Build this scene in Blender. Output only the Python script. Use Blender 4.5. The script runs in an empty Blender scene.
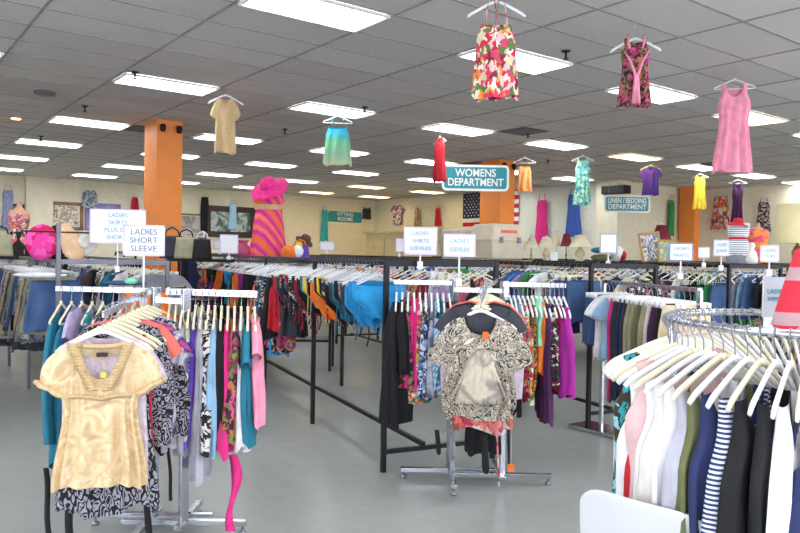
import bpy, bmesh, math, random
from mathutils import Vector, Matrix
random.seed(7)
PI = math.pi
scn = bpy.context.scene
COL = scn.collection
# ------------------------------------------------------------------ camera
FPX, YAW, PITCH, ROLL = 729.3, .6483, -.01764, .01722
EYE, CEIL = 1.58, 3.66
Fw = Vector((math.sin(YAW)*math.cos(PITCH), math.cos(YAW)*math.cos(PITCH), math.sin(PITCH)))
r0 = Vector((math.cos(YAW), -math.sin(YAW), 0)); u0 = r0.cross(Fw)
Rt = r0*math.cos(ROLL)+u0*math.sin(ROLL); Up = -r0*math.sin(ROLL)+u0*math.cos(ROLL)
cam = bpy.data.objects.new('camera', bpy.data.cameras.new('camera')); COL.objects.link(cam)
cam.matrix_world = Matrix(((Rt.x, Up.x, -Fw.x, 0), (Rt.y, Up.y, -Fw.y, 0), (Rt.z, Up.z, -Fw.z, EYE), (0, 0, 0, 1)))
cam.data.sensor_width = 36; cam.data.lens = FPX/800*36; cam.data.clip_start = .05
scn.camera = cam
def ray(x, y): return Fw+Rt*((x-400)/FPX)-Up*((y-266.5)/FPX)
def at(x, y, d): return Vector((0, 0, EYE))+ray(x, y)*d           # survey point at depth d
def atz(x, y, z):
    d = ray(x, y); return Vector((0, 0, EYE))+d*((z-EYE)/d.z)
def atX(x, y, X): d = ray(x, y); return Vector((0, 0, EYE))+d*(X/d.x)
def atY(x, y, Y): d = ray(x, y); return Vector((0, 0, EYE))+d*(Y/d.y)
def lerp(a, b, t): return a+(b-a)*t
def interp(tab, v):
    for (a, x), (b, y) in zip(tab, tab[1:]):
        if v <= b: 
            t = (v-a)/(b-a); t = t*t*(3-2*t) if len(tab) > 2 else t
            return x+(y-x)*t
    return tab[-1][1]
# ------------------------------------------------------------------ materials
def srgb(h):
    if isinstance(h, str): h = [int(h[i:i+2], 16)/255 for i in (0, 2, 4)]
    return tuple((c/12.92 if c <= .04045 else ((c+.055)/1.055)**2.4) for c in h)+(1,)
MC = {}
def base(name, rough=.6, metal=0):
    m = bpy.data.materials.new(name); m.use_nodes = True
    n, l = m.node_tree.nodes, m.node_tree.links
    b = n['Principled BSDF']; b.inputs['Roughness'].default_value = rough; b.inputs['Metallic'].default_value = metal
    return m, n, l, b
def tex(n, l, kind, scale, **kw):
    tc = n.new('ShaderNodeTexCoord'); t = n.new(kind)
    l.new(tc.outputs['Object'], t.inputs['Vector'])
    if 'Scale' in t.inputs: t.inputs['Scale'].default_value = scale
    for k, v in kw.items():
        if k in t.inputs: t.inputs[k].default_value = v
        else: setattr(t, k, v)
    return t
def ramp(n, l, src, stops, const=False):
    r = n.new('ShaderNodeValToRGB'); l.new(src, r.inputs[0]); cr = r.color_ramp
    cr.interpolation = 'CONSTANT' if const else 'LINEAR'
    while len(cr.elements) < len(stops): cr.elements.new(.5)
    for e, (p, c) in zip(cr.elements, stops): e.position = p; e.color = srgb(c)
    return r
def bumpn(n, l, b, src, strength, dist=.01):
    bp = n.new('ShaderNodeBump'); bp.inputs['Strength'].default_value = strength; bp.inputs['Distance'].default_value = dist
    l.new(src, bp.inputs['Height']); l.new(bp.outputs[0], b.inputs['Normal'])
def shade(h, k):
    return ''.join('%02x' % max(0, min(255, int(int(h[i:i+2], 16)*k))) for i in (0, 2, 4))
def plain(name, col, rough=.6, metal=0, var=.06, scale=6, bump=0, bscale=60):
    if name in MC: return MC[name]
    m, n, l, b = base(name, rough, metal)
    t = tex(n, l, 'ShaderNodeTexNoise', scale, Detail=3)
    r = ramp(n, l, t.outputs[0], [(.35, shade(col, 1-var)), (.65, shade(col, 1+var))])
    l.new(r.outputs[0], b.inputs['Base Color'])
    if bump:
        t2 = tex(n, l, 'ShaderNodeTexNoise', bscale, Detail=2); bumpn(n, l, b, t2.outputs[0], bump)
    MC[name] = m; return m
def fabric(name, col, rough=.85):
    if name in MC: return MC[name]
    m = plain(name, col, rough, 0, .05, 12, .35, 14); return m
def printed(name, cols, scale=22, kind='floral', rough=.85):
    if name in MC: return MC[name]
    m, n, l, b = base(name, rough)
    if kind == 'floral':
        t = tex(n, l, 'ShaderNodeTexVoronoi', scale, Randomness=1)
        ns = tex(n, l, 'ShaderNodeTexNoise', scale*.6, Detail=2)
        mx = n.new('ShaderNodeMixRGB'); mx.inputs[0].default_value = .12
        tc = n.new('ShaderNodeTexCoord'); l.new(tc.outputs['Object'], mx.inputs[1]); l.new(ns.outputs[1], mx.inputs[2]); l.new(mx.outputs[0], t.inputs['Vector'])
        s = n.new('ShaderNodeSeparateColor'); l.new(t.outputs['Color'], s.inputs[0])
        r = ramp(n, l, s.outputs[0], [(i/len(cols), c) for i, c in enumerate(cols)], True)
    elif kind == 'leopard':
        t = tex(n, l, 'ShaderNodeTexVoronoi', scale, feature='DISTANCE_TO_EDGE')
        ns = tex(n, l, 'ShaderNodeTexNoise', scale*.5, Detail=2)
        mx = n.new('ShaderNodeMixRGB'); mx.inputs[0].default_value = .15
        tc = n.new('ShaderNodeTexCoord'); l.new(tc.outputs['Object'], mx.inputs[1]); l.new(ns.outputs[1], mx.inputs[2]); l.new(mx.outputs[0], t.inputs['Vector'])
        r = ramp(n, l, t.outputs[0], [(0, cols[0]), (.1, cols[2 % len(cols)]), (.27, cols[1])], True)
    elif kind == 'stripe':        # horizontal stripes
        t = tex(n, l, 'ShaderNodeTexWave', scale, bands_direction='Z', Distortion=.3)
        r = ramp(n, l, t.outputs[1], [(i/len(cols), c) for i, c in enumerate(cols)], True)
    elif kind == 'diag':
        t = tex(n, l, 'ShaderNodeTexWave', scale, bands_direction='DIAGONAL', Distortion=1.2)
        r = ramp(n, l, t.outputs[1], [(i/(len(cols)-1), c) for i, c in enumerate(cols)])
    elif kind == 'marble':
        t = tex(n, l, 'ShaderNodeTexNoise', scale, Detail=4, Distortion=2.5)
        r = ramp(n, l, t.outputs[0], [(.3+.4*i/(len(cols)), c) for i, c in enumerate(cols)], True)
    elif kind == 'tie':
        t = tex(n, l, 'ShaderNodeTexNoise', scale, Detail=3, Distortion=.6)
        r = ramp(n, l, t.outputs[0], [(.3+.4*i/(len(cols)-1), c) for i, c in enumerate(cols)])
    elif kind == 'grad':          # colour bands down the garment
        tc = n.new('ShaderNodeTexCoord'); s = n.new('ShaderNodeSeparateXYZ'); l.new(tc.outputs['Object'], s.inputs[0])
        mr = n.new('ShaderNodeMapRange'); mr.inputs[1].default_value = -scale; mr.inputs[2].default_value = 0
        l.new(s.outputs[2], mr.inputs[0])
        r = ramp(n, l, mr.outputs[0], [(i/(len(cols)-1), c) for i, c in enumerate(cols)])
    l.new(r.outputs[0], b.inputs['Base Color'])
    t2 = tex(n, l, 'ShaderNodeTexNoise', 14, Detail=2); bumpn(n, l, b, t2.outputs[0], .3)
    MC[name] = m; return m
def emit(name, col, s):
    if name in MC: return MC[name]
    m, n, l, b = base(name, .5); b.inputs['Base Color'].default_value = (.8, .8, .8, 1)
    b.inputs['Emission Color'].default_value = srgb(col); b.inputs['Emission Strength'].default_value = s
    MC[name] = m; return m
M_black = plain('black_metal', '1d1c20', .45, .4)
M_grey = plain('grey_metal', '77757d', .35, .6)
M_chrome = plain('chrome', 'c9ccd2', .18, 1, .02)
M_wire = plain('wire', '9a9ca4', .3, .9)
M_white = plain('white_plastic', 'f2f1f0', .4, 0, .01)
M_cream = plain('cream_plastic', 'f0e8c4', .4, 0, .02)
M_clear = plain('grey_plastic', 'cfd3da', .35, 0, .02)
M_orange = plain('orange_paint', 'ff9440', .55, 0, .02)
M_wall = plain('cream_wall', 'f0e6cc', .8, 0, .015)
M_wallb = plain('pale_wall', 'e8e8da', .8, 0, .015)
M_string = plain('string', 'd8d4d0', .8)
M_wood = plain('wood', '8a6844', .5, 0, .15, 3)
M_darkwood = plain('dark_wood', '3e2a22', .45, 0, .15, 3)
M_paper = plain('paper', 'f4f4f8', .6, 0, .01)
M_ink = plain('pale_blue_ink', '6fa6c0', .6)
M_ink2 = plain('blue_grey_ink', '66789c', .6)
M_teal = plain('teal_sign', '1f8f9c', .4, 0, .02)
M_signw = plain('sign_white', 'f0efe6', .4, 0, .01)
M_lampshade = plain('lampshade_cream', 'efe6c6', .8, 0, .03, 5, .1)
S = dict(white='f2f1f4', offwhite='e6e0d6', cream='e9dcb8', tan='cdb186', black='19181c', charcoal='3a3a44', grey='8f8e98', silver='b9b7c2',
 navy='27305a', blue='3f62b4', skyblue='9ec8e6', teal='23768e', turquoise='2fb0bf', green='2f8a4c', lime='b4cf6c', olive='6d7048', khaki='a59f82',
 violet='46288c', apricot='f4a662', yellow='f0cf3c', orange='f07a2c', coral='f0766a', red='c6202f', crimson='8f1830', hotpink='f0328c', pink='f298b0', blush='dcb6b4', mauve='a4688a',
 purple='6a44b4', plum='4a1f4c', lavender='b7a9cc', brown='5d4238', denim='3f5a86', magenta='a01e8c', cyan='2a9ad6', mint='8fe0b4', peach='f0c49c')
def fab(k): return fabric('fabric_'+k, S[k]) if k in S else MC[PR[k]]
PR = {}
def P_(k, cols, sc, kind, rough=.85):
    PR[k] = 'print_'+k; printed('print_'+k, [S.get(c, c) for c in cols], sc, kind, rough)
P_('red floral', ['e9d7b0', 'd8234e', 'f1ead0', 'e0456a', '5f7d42', 'e79a3c', '8e2740', 'f3c7c7'], 26, 'floral')
P_('blue floral', ['27305a', '6f8bc8', 'e8ecf4', '1b2244', '9bb4dd'], 40, 'floral')
P_('coral floral', ['ee6a5c', 'e9d8cc', '8c7b70', 'f08a7c', 'c23a5a', '5c5050', 'd99'+'ba0'], 28, 'floral')
P_('purple floral', ['f0f0ee', 'e8f0c8', '5a49b0', 'f0f0ee', 'dfeab8', '7a63c8', 'f0f0ee'], 18, 'floral')
P_('brown floral', ['5a2a3c', 'e0568c', '7c8a4a', '3b2430', 'c97c50', 'b03468'], 30, 'floral')
P_('bright floral', ['e7b23c', '3c8f6a', 'd8406c', '2c4a7c', 'efe6cc', 'e8702c', '7fc06c'], 34, 'floral')
P_('green floral', ['9fd8be', '5fb7ac', 'cfe6c0', '3d8a9a', 'a8d8b0', '6cc0b4'], 24, 'floral')
P_('dark floral', ['1d1a20', '8a2f46', '25212c', 'd9d0c4', '3c2a38', '6d7a5c'], 34, 'floral')
P_('leopard', ['15151b', '24242a', 'a5a2ac'], 24, 'leopard')
P_('brown leopard', ['3a2a20', 'c89a5c', 'b07c40'], 34, 'leopard')
P_('zebra', ['e8e4e0', '2c2226', 'e8e4e0', '3a2c2c'], 6, 'marble')
P_('black and cream', ['d8ccb8', '8a837c', 'd0c4ae', '3c393e', 'c9bda6', '6c6864', 'e0d6c4'], 9, 'marble')
P_('grey marbled', ['9aa0ae', '5b6070', 'c8ccd6', '3c4050', 'aab0be'], 5, 'tie')
P_('teal marbled', ['1f7f92', '8fd0d4', '3a3020', '2ba3b0', '6b5a34'], 4, 'marble')
P_('blue striped', ['4fa8d8', 'dff0f8'], 14, 'diag')
P_('navy striped', ['2c3566', 'e2e4ee'], 30, 'stripe')
P_('white striped', ['eef0f2', 'eef0f2', 'eef0f2', '5d6068'], 7, 'stripe')
P_('red striped', ['dd2f44', 'dd2f44', 'dd2f44', 'dd2f44', 'c4a0a4'], 2.2, 'stripe')
P_('pink plaid', ['d65aa8', '3a2a58', 'e8e4f0', 'b04490'], 9, 'tie')
P_('black plaid', ['1b1b20', '8a8a94', '26262c', 'd6d6dc'], 14, 'tie')
P_('lavender print', ['dccbd8', 'c9b4c6', 'e2d4dc', 'c8aebe'], 18, 'tie')
P_('sunset', ['f2751f', 'e23c9a', 'd81e78', 'f0559c', 'f58a2a', 'e0308a'], 1.15, 'diag')
P_('cream satin', ['c9a878', 'eed6ac', 'd8b888', 'f2dfba'], 9, 'tie', .33)
P_('tan knit', ['cfae7c', 'dcc092', 'c49f6c'], 40, 'tie')
P_('sea band', ['c8d4a0', '9dc8a8', '7fcf9a', '1fa0c4', '1c96c0', '17a5b4'], .78, 'grad')
P_('lilac print', ['5a8fb0', 'c88ab8', '4a9aa8', 'b0a0d0', '6a78b0'], 9, 'tie')
P_('drape', ['d2c5ae', 'dcd0ba', '9a9188', 'd8ccb6', 'cdbfa8'], 5, 'tie')
P_('pink roses', ['f03ca0', 'e0186c', 'f560b4', 'f03ca0', 'd01858'], 16, 'floral')
P_('scarf mix', ['2a7fa0', 'c8306c', '2c2c40', 'e08a3c', '5a3c8c', '1c6c5c'], 9, 'tie')
def obset(o, label=None, cat=None, group=None, kind=None):
    if label: o['label'] = label
    if cat: o['category'] = cat
    if group: o['group'] = group
    if kind: o['kind'] = kind
    return o
def thing(name, label, cat, loc=(0, 0, 0), rz=0, group=None):
    o = bpy.data.objects.new(name, None); COL.objects.link(o); o.location = loc; o.rotation_euler = (0, 0, rz)
    o.empty_display_size = .1
    return obset(o, label, cat, group)
class MB:
    def __init__(s): s.v = []; s.f = []; s.mi = []; s.cur = 0
    def add(s, vs, fs):
        k = len(s.v); s.v += [tuple(v) for v in vs]
        s.f += [tuple(i+k for i in f) for f in fs]; s.mi += [s.cur]*len(fs); return s
    def box(s, c, d, R=None):
        x, y, z = d[0]/2, d[1]/2, d[2]/2
        vs = [Vector((a*x, b*y, e*z)) for a in (-1, 1) for b in (-1, 1) for e in (-1, 1)]
        if R is not None: vs = [R @ v for v in vs]
        vs = [v+Vector(c) for v in vs]
        return s.add(vs, [(0, 1, 3, 2), (4, 6, 7, 5), (0, 4, 5, 1), (2, 3, 7, 6), (0, 2, 6, 4), (1, 5, 7, 3)])
    def frustum(s, c, d0, d1, h):      # tapered box, base centre c
        vs = []
        for (dx, dy), z in ((d0, 0), (d1, h)):
            for a, b in ((-1, -1), (1, -1), (1, 1), (-1, 1)): vs.append((c[0]+a*dx/2, c[1]+b*dy/2, c[2]+z))
        return s.add(vs, [(3, 2, 1, 0), (4, 5, 6, 7), (0, 1, 5, 4), (1, 2, 6, 5), (2, 3, 7, 6), (3, 0, 4, 7)])
    def bar(s, a, b, w, h):            # square bar from a to b
        a, b = Vector(a), Vector(b); d = b-a; L = d.length; d.normalize()
        up = Vector((0, 0, 1)) if abs(d.z) < .95 else Vector((0, 1, 0))
        x = d.cross(up).normalized(); y = x.cross(d)
        return s.box((a+b)/2, (w, L, h), Matrix((x, d, y)).transposed())
    def tube(s, pts, r, n=8, cap=True, flat=None):
        pts = [Vector(p) for p in pts]; vs = []; m = len(pts); x = None
        for i, p in enumerate(pts):
            t = (pts[min(i+1, m-1)]-pts[max(i-1, 0)])
            if t.length < 1e-9: t = Vector((0, 0, 1))
            t.normalize()
            if x is None: x = t.cross(Vector((0, 1, 0)) if abs(t.y) < .9 else Vector((0, 0, 1))).normalized()
            x = (x-t*x.dot(t)); x.normalize(); y = t.cross(x)
            rr = r[i] if isinstance(r, (list, tuple)) else r
            for k in range(n):
                a = 2*PI*k/n; vs.append(p+x*(rr*math.cos(a))+y*(rr*math.sin(a)*(flat or 1)))
        fs = [(i*n+k, i*n+(k+1) % n, (i+1)*n+(k+1) % n, (i+1)*n+k) for i in range(m-1) for k in range(n)]
        if cap: fs += [tuple(range(n))[::-1], tuple(range((m-1)*n, m*n))]
        return s.add(vs, fs)
    def lathe(s, prof, n=24, c=(0, 0, 0), sy=1):
        vs = [(c[0]+r*math.cos(2*PI*k/n), c[1]+sy*r*math.sin(2*PI*k/n), c[2]+z) for r, z in prof for k in range(n)]
        m = len(prof)
        fs = [(i*n+k, i*n+(k+1) % n, (i+1)*n+(k+1) % n, (i+1)*n+k) for i in range(m-1) for k in range(n)]
        fs += [tuple(range(n))[::-1], tuple(range((m-1)*n, m*n))]
        return s.add(vs, fs)
    def ball(s, c, r, n=14, m=8):
        if not isinstance(r, (tuple, list)): r = (r, r, r)
        vs = [(c[0]+r[0]*math.sin(PI*i/m)*math.cos(2*PI*k/n), c[1]+r[1]*math.sin(PI*i/m)*math.sin(2*PI*k/n), c[2]+r[2]*math.cos(PI*i/m)) for i in range(m+1) for k in range(n)]
        return s.add(vs, [(i*n+k, (i+1)*n+k, (i+1)*n+(k+1) % n, i*n+(k+1) % n) for i in range(m) for k in range(n)])
    def mesh(s, name, mats, smooth=True):
        me = bpy.data.meshes.new(name); me.from_pydata(s.v, [], s.f)
        for m in (mats if isinstance(mats, (list, tuple)) else [mats]): me.materials.append(m)
        me.polygons.foreach_set('material_index', s.mi)
        me.polygons.foreach_set('use_smooth', [smooth]*len(s.f)); me.update(); return me
    def build(s, name, mats, parent=None, smooth=True, loc=None, rz=0):
        o = bpy.data.objects.new(name, s.mesh(name, mats, smooth)); COL.objects.link(o)
        if parent is not None: o.parent = parent
        if loc is not None: o.location = loc
        if rz: o.rotation_euler = (0, 0, rz)
        return o
def struct(name, mb, m, smooth=False):
    o = mb.build(name, m, None, smooth); o['kind'] = 'structure'; return o
def bevel(o, w=.004, seg=2):
    b = o.modifiers.new('bevel', 'BEVEL'); b.width = w; b.segments = seg; b.limit_method = 'ANGLE'; return o
# ------------------------------------------------------------------ room shell
GX, GY, TX, TY = 1.351, 6.973, 1.2192, .6096        # ceiling grid origin and tile size
X0, X1, Y0, Y1, XS, YS = -5.0, 20.5, -2.6, 23.8, 16.7, 12.2
m, n, l, b = base('vinyl_floor', .32)
t = tex(n, l, 'ShaderNodeTexNoise', .6, Detail=6); r = ramp(n, l, t.outputs[0], [(.3, 'a3a7a2'), (.7, 'abaea9')])
t2 = tex(n, l, 'ShaderNodeTexNoise', 9, Detail=5); r2 = ramp(n, l, t2.outputs[0], [(.35, 'f9f9f9'), (.65, 'ffffff')])
mx = n.new('ShaderNodeMixRGB'); mx.blend_type = 'MULTIPLY'; mx.inputs[0].default_value = 1
l.new(r.outputs[0], mx.inputs[1]); l.new(r2.outputs[0], mx.inputs[2]); l.new(mx.outputs[0], b.inputs['Base Color'])
b.inputs['Specular IOR Level'].default_value = .35
rr = ramp(n, l, t2.outputs[0], [(.2, '848484'), (.8, '8c8c8c')]); l.new(rr.outputs[0], b.inputs['Roughness'])
M_floor = m
struct('floor', MB().box(((X0+X1)/2, (Y0+Y1)/2, -.05), (X1-X0+.4, Y1-Y0+.4, .1)), M_floor)
# ceiling tiles: dark narrow grid lines drawn by brick node + real T-bar runners
m, n, l, b = base('ceiling_tile', .95)
tc = n.new('ShaderNodeTexCoord'); ns = n.new('ShaderNodeTexNoise'); ns.inputs['Scale'].default_value = 55
l.new(tc.outputs['Object'], ns.inputs['Vector']); rr = ramp(n, l, ns.outputs[0], [(.3, 'ccc8c4'), (.7, 'd4d0cc')])
vo = n.new('ShaderNodeTexWhiteNoise'); vo.noise_dimensions = '2D'
mp = n.new('ShaderNodeVectorMath'); mp.operation = 'MULTIPLY_ADD'; mp.inputs[1].default_value = (1/TX, 1/TY, 1); mp.inputs[2].default_value = (-GX/TX, -GY/TY, 0)
fl = n.new('ShaderNodeVectorMath'); fl.operation = 'FLOOR'
l.new(tc.outputs['Object'], mp.inputs[0]); l.new(mp.outputs[0], fl.inputs[0]); l.new(fl.outputs[0], vo.inputs[0])
r3 = ramp(n, l, vo.outputs[0], [(0, 'f2f2f2'), (1, 'ffffff')])
mx = n.new('ShaderNodeMixRGB'); mx.blend_type = 'MULTIPLY'; mx.inputs[0].default_value = 1
l.new(rr.outputs[0], mx.inputs[1]); l.new(r3.outputs[0], mx.inputs[2]); l.new(mx.outputs[0], b.inputs['Base Color'])
bumpn(n, l, b, ns.outputs[0], .2)
M_tile = m
struct('ceiling', MB().box(((X0+X1)/2, (Y0+Y1)/2, CEIL+.05), (X1-X0+.4, Y1-Y0+.4, .1)), M_tile)
mb = MB()
k = math.ceil((X0-GX)/TX)
while GX+k*TX < X1: mb.box((GX+k*TX, (Y0+Y1)/2, CEIL-.004), (.022, Y1-Y0, .008)); k += 1
k = math.ceil((Y0-GY)/TY)
while GY+k*TY < Y1: mb.box(((X0+X1)/2, GY+k*TY, CEIL-.003), (X1-X0, .02, .007)); k += 1
struct('trim_1', mb, plain('ceiling_grid_bar', '969490', .7))
H2 = CEIL/2
struct('wall_far', MB().box(((X0+XS)/2, Y1+.1, H2), (XS-X0, .2, CEIL)), M_wall)
struct('wall_east', MB().box((XS+.1, (YS+.2+Y1)/2, H2), (.2, Y1-YS-.2, CEIL)), M_wallb)
struct('wall_step', MB().box(((XS+X1)/2, YS+.1, H2), (X1-XS, .2, CEIL)), M_wall)
struct('wall_right', MB().box((X1+.1, (Y0+YS)/2, H2), (.2, YS-Y0, CEIL)), M_wall)
# back wall (street side) and left wall carry big shop windows that let the daylight in
mb = MB(); Wz0, Wz1 = .5, 3.0
wins = [(-4.4, -1.0), (-.6, 2.8), (3.2, 6.6), (7.0, 10.4), (10.8, 14.2), (14.6, 18.0)]
mb.box(((X0+X1)/2, Y0-.1, Wz0/2), (X1-X0, .2, Wz0)); mb.box(((X0+X1)/2, Y0-.1, (Wz1+CEIL)/2), (X1-X0, .2, CEIL-Wz1))
ed = [X0]+[v for w in wins for v in w]+[X1]
for a, c in zip(ed[::2], ed[1::2]): mb.box(((a+c)/2, Y0-.1, (Wz0+Wz1)/2), (c-a, .2, Wz1-Wz0))
struct('wall_back', mb, M_wall)
mb = MB(); lw = [(-1.8, 2.2), (2.8, 6.8)]
mb.box((X0-.1, (Y0+Y1)/2, Wz0/2), (.2, Y1-Y0, Wz0)); mb.box((X0-.1, (Y0+Y1)/2, (Wz1+CEIL)/2), (.2, Y1-Y0, CEIL-Wz1))
ed = [Y0]+[v for w in lw for v in w]+[Y1]
for a, c in zip(ed[::2], ed[1::2]): mb.box((X0-.1, (a+c)/2, (Wz0+Wz1)/2), (.2, c-a, Wz1-Wz0))
struct('wall_left', mb, M_wall)
m, n, l, b = base('window_glass', .02)
tr = n.new('ShaderNodeBsdfTransparent'); gl = n.new('ShaderNodeBsdfGlossy'); gl.inputs['Roughness'].default_value = .02
ms = n.new('ShaderNodeMixShader'); ms.inputs[0].default_value = .06
l.new(tr.outputs[0], ms.inputs[1]); l.new(gl.outputs[0], ms.inputs[2]); l.new(ms.outputs[0], n['Material Output'].inputs[0]); M_glass = m
def window(k, c, d, axis):
    mb = MB(); w = d/2; z0, z1 = Wz0, Wz1; q = .06
    P = (lambda u, v: (c[0]+u, c[1], v)) if axis == 'x' else (lambda u, v: (c[0], c[1]+u, v))
    for a, e in (((-w, z0+q/2), (w, z0+q/2)), ((-w, z1-q/2), (w, z1-q/2)), ((-w+q/2, z0), (-w+q/2, z1)), ((w-q/2, z0), (w-q/2, z1)), ((0, z0), (0, z1))):
        mb.bar(P(*a), P(*e), q, q)
    o = struct('window_%d' % k, mb, M_grey)
    g = MB().box(P(0, (z0+z1)/2), ((d-.02, .008, z1-z0-.02) if axis == 'x' else (.008, d-.02, z1-z0-.02))).build('pane', M_glass, o)
    L = bpy.data.lights.new('daylight_portal', 'AREA'); L.shape = 'RECTANGLE'; L.size = d; L.size_y = z1-z0; L.cycles.is_portal = True
    lo = bpy.data.objects.new('daylight_portal', L); COL.objects.link(lo)
    inward = Vector((0, 1, 0)) if axis == 'x' else Vector((1, 0, 0))
    lo.location = Vector(P(0, (z0+z1)/2))+inward*.02; lo.rotation_euler = inward.to_track_quat('-Z', 'Z').to_euler()
for k, w in enumerate(wins): window(k+1, ((w[0]+w[1])/2, Y0-.1), w[1]-w[0], 'x')
for k, w in enumerate(lw): window(k+7, (X0-.1, (w[0]+w[1])/2), w[1]-w[0], 'y')
# pilaster on the far wall, painted columns
p = atY(38, 200, Y1)
struct('trim_2', MB().box((p.x, Y1-.12, H2), (.72, .24, CEIL)), M_wall)
mb = MB().box(((XS+.0), YS+.25, H2), (.5, .7, CEIL)); struct('trim_3', mb, M_wall)
for nm, w in (('baseboard_far', MB().box(((X0+XS)/2, Y1-.012, .05), (XS-X0, .024, .1))), ('baseboard_right', MB().box((X1-.012, (Y0+YS)/2, .05), (.024, YS-Y0, .1)))):
    struct(nm, w, plain('baseboard_grey', '6c6a66', .6))
def column(x, y, sx, sy, label, notice=False):
    t = thing('painted_column', label, 'column', (x, y, 0))
    bevel(MB().box((0, 0, CEIL/2), (sx, sy, CEIL)).build('shaft', M_orange, t, False), .01)
    for dx in (-.32, .32):
        for q in (1,):
            f = MB().lathe([(.03, 0), (.045, .03), (.05, .09), (.03, .12)], 12, (dx*sx, -sy/2-.05, CEIL-.2)).build('spotlight', M_black, t)
            MB().box((dx*sx, -sy/2-.02, CEIL-.1), (.03, .05, .05)).build('bracket', M_black, f, False)
    if notice: MB().box((.02, -sy/2-.004, 1.93), (.3, .008, .09)).build('notice', plain('notice_tan', 'd49a60', .6), t, False)
    return t
column(4.13, 11.95, .42, .62, 'tall orange painted column at left behind the ladies short sleeve sign', True)
column(11.45, 11.6, .46, .62, 'orange painted column behind the womens department sign')
column(19.5, 11.85, .28, .5, 'distant orange painted column beside the hanging green dress')
# ceiling light panels
lights = []
for bb, aa in ((-3, (-3, -1, 1, 3, 5, 7, 9, 11, 13)), (3, (-3, -1, 1, 3, 5, 7, 9, 11, 13, 15)), (9, (-3, -1, 1, 3, 5, 7, 9, 11)),
               (14, (-3, -1, 1, 3, 5, 7, 9, 11)), (19, (-3, -1, 1, 3, 5, 7, 9, 11)), (24, (-3, -1, 1, 3, 5, 7, 9, 11)), (-9, (-3, -1, 1, 3, 5, 7, 9, 11, 13)), (-14, (-1, 3, 7, 11))):
    for a in aa: lights.append((a, bb))
warm = {(7, -3), (9, 3), (9, 24), (11, 24), (9, 19), (11, 19)}
fr = MB(); W, D = TX-.05, TY-.05
for sgn in (-1, 1):
    fr.box((0, sgn*(D/2-.012), -.012), (W, .024, .024)); fr.box((sgn*(W/2-.012), 0, -.012), (.024, D-.048, .024))
frm = fr.mesh('frame', plain('light_frame', 'e4e4e0', .5), False)
LS = 12
dm = {False: MB().box((0, 0, -.008), (W-.05, D-.05, .012)).mesh('diffuser', emit('cool_light', 'f6fbff', LS), False),
      True: MB().box((0, 0, -.008), (W-.05, D-.05, .012)).mesh('diffuser', emit('warm_light', 'ffdf9c', LS*.8), False)}
ORD = ['first', 'second', 'third', 'fourth', 'fifth', 'sixth', 'seventh', 'eighth', 'ninth', 'tenth', 'eleventh', 'twelfth']
rown = {-14: 'street window row', -9: 'row above the camera', -3: 'nearest row in view', 3: 'second row', 9: 'third row', 14: 'fourth row', 19: 'fifth row', 24: 'row against the far wall'}
for a, bb in lights:
    w = (a, bb) in warm
    t = thing('ceiling_light', '%s ceiling light panel, %s from the left in the %s' % ('warm' if w else 'white', ORD[(a+3)//2], rown[bb]), 'ceiling light',
              (GX+TX*(a+.5), GY+TY*(bb+.5), CEIL-.007), 0, 'fluorescent ceiling panels')
    for nm, me in (('frame', frm), ('diffuser', dm[w])):
        o = bpy.data.objects.new(nm, me); COL.objects.link(o); o.parent = t
# sprinkler heads, vents, detector
spr = MB().lathe([(.045, 0), (.045, -.012), (.012, -.016), (.012, -.07), (.03, -.075), (.03, -.082)], 12).mesh('sprinkler_head', M_black)
for q, (x, y, w) in enumerate([(135, 72, 'above the nearest left light panel'), (85, 106, 'between the left light panels'), (41, 136, 'near the far left light panel'), (285, 129, 'left of the hanging teal top'),
        (365, 107, 'beside the light panel over the teal top'), (566, 51, 'left of the hanging pink strapped dress'), (528, 133, 'above the hanging peach camisole'), (548, 160, 'right of the hanging peach camisole')]):
    o = bpy.data.objects.new('sprinkler_head', spr); COL.objects.link(o); o.location = atz(x, y, CEIL-.008)
    obset(o, 'small dark sprinkler head on the ceiling '+w, 'sprinkler', 'ceiling sprinkler heads')
o = MB().lathe([(.14, 0), (.14, -.03), (.1, -.05)], 20).build('smoke_detector', M_grey, None, True, atz(45, 92, CEIL-.001)); obset(o, 'round grey smoke detector on the ceiling at left', 'smoke detector')
t = thing('recessed_light', 'small glowing recessed spotlight in the ceiling at far left', 'ceiling light', atz(16, 118, CEIL-.001))
MB().lathe([(.11, 0), (.11, -.01), (.08, -.012)], 20).build('trim_ring', M_orange, t); MB().lathe([(.075, -.012), (.06, -.02)], 16).build('bulb', emit('bulb_warm', 'ffb070', 12), t)
M_vent = plain('vent_dark', '5a5854', .7)
for a, bb, w in ((6, 2, 'beside the light above the hanging red dress'), (2, 9, 'behind the hanging teal top'), (8, 8, 'left of the hanging green floral dress'), (11, 2, 'behind the hanging pink dress')):
    t = thing('ceiling_vent', 'dark square air vent in the ceiling '+w, 'vent', (GX+TX*(a+.25), GY+TY*(bb+.5), CEIL-.008), 0, 'ceiling air vents')
    MB().box((0, 0, 0), (.58, .58, .012)).build('backing', M_vent, t, False)
    mb = MB()
    for k in range(7): mb.box((0, -.24+k*.08, -.012), (.54, .012, .02))
    mb.build('slat', M_grey, t, False)
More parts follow.
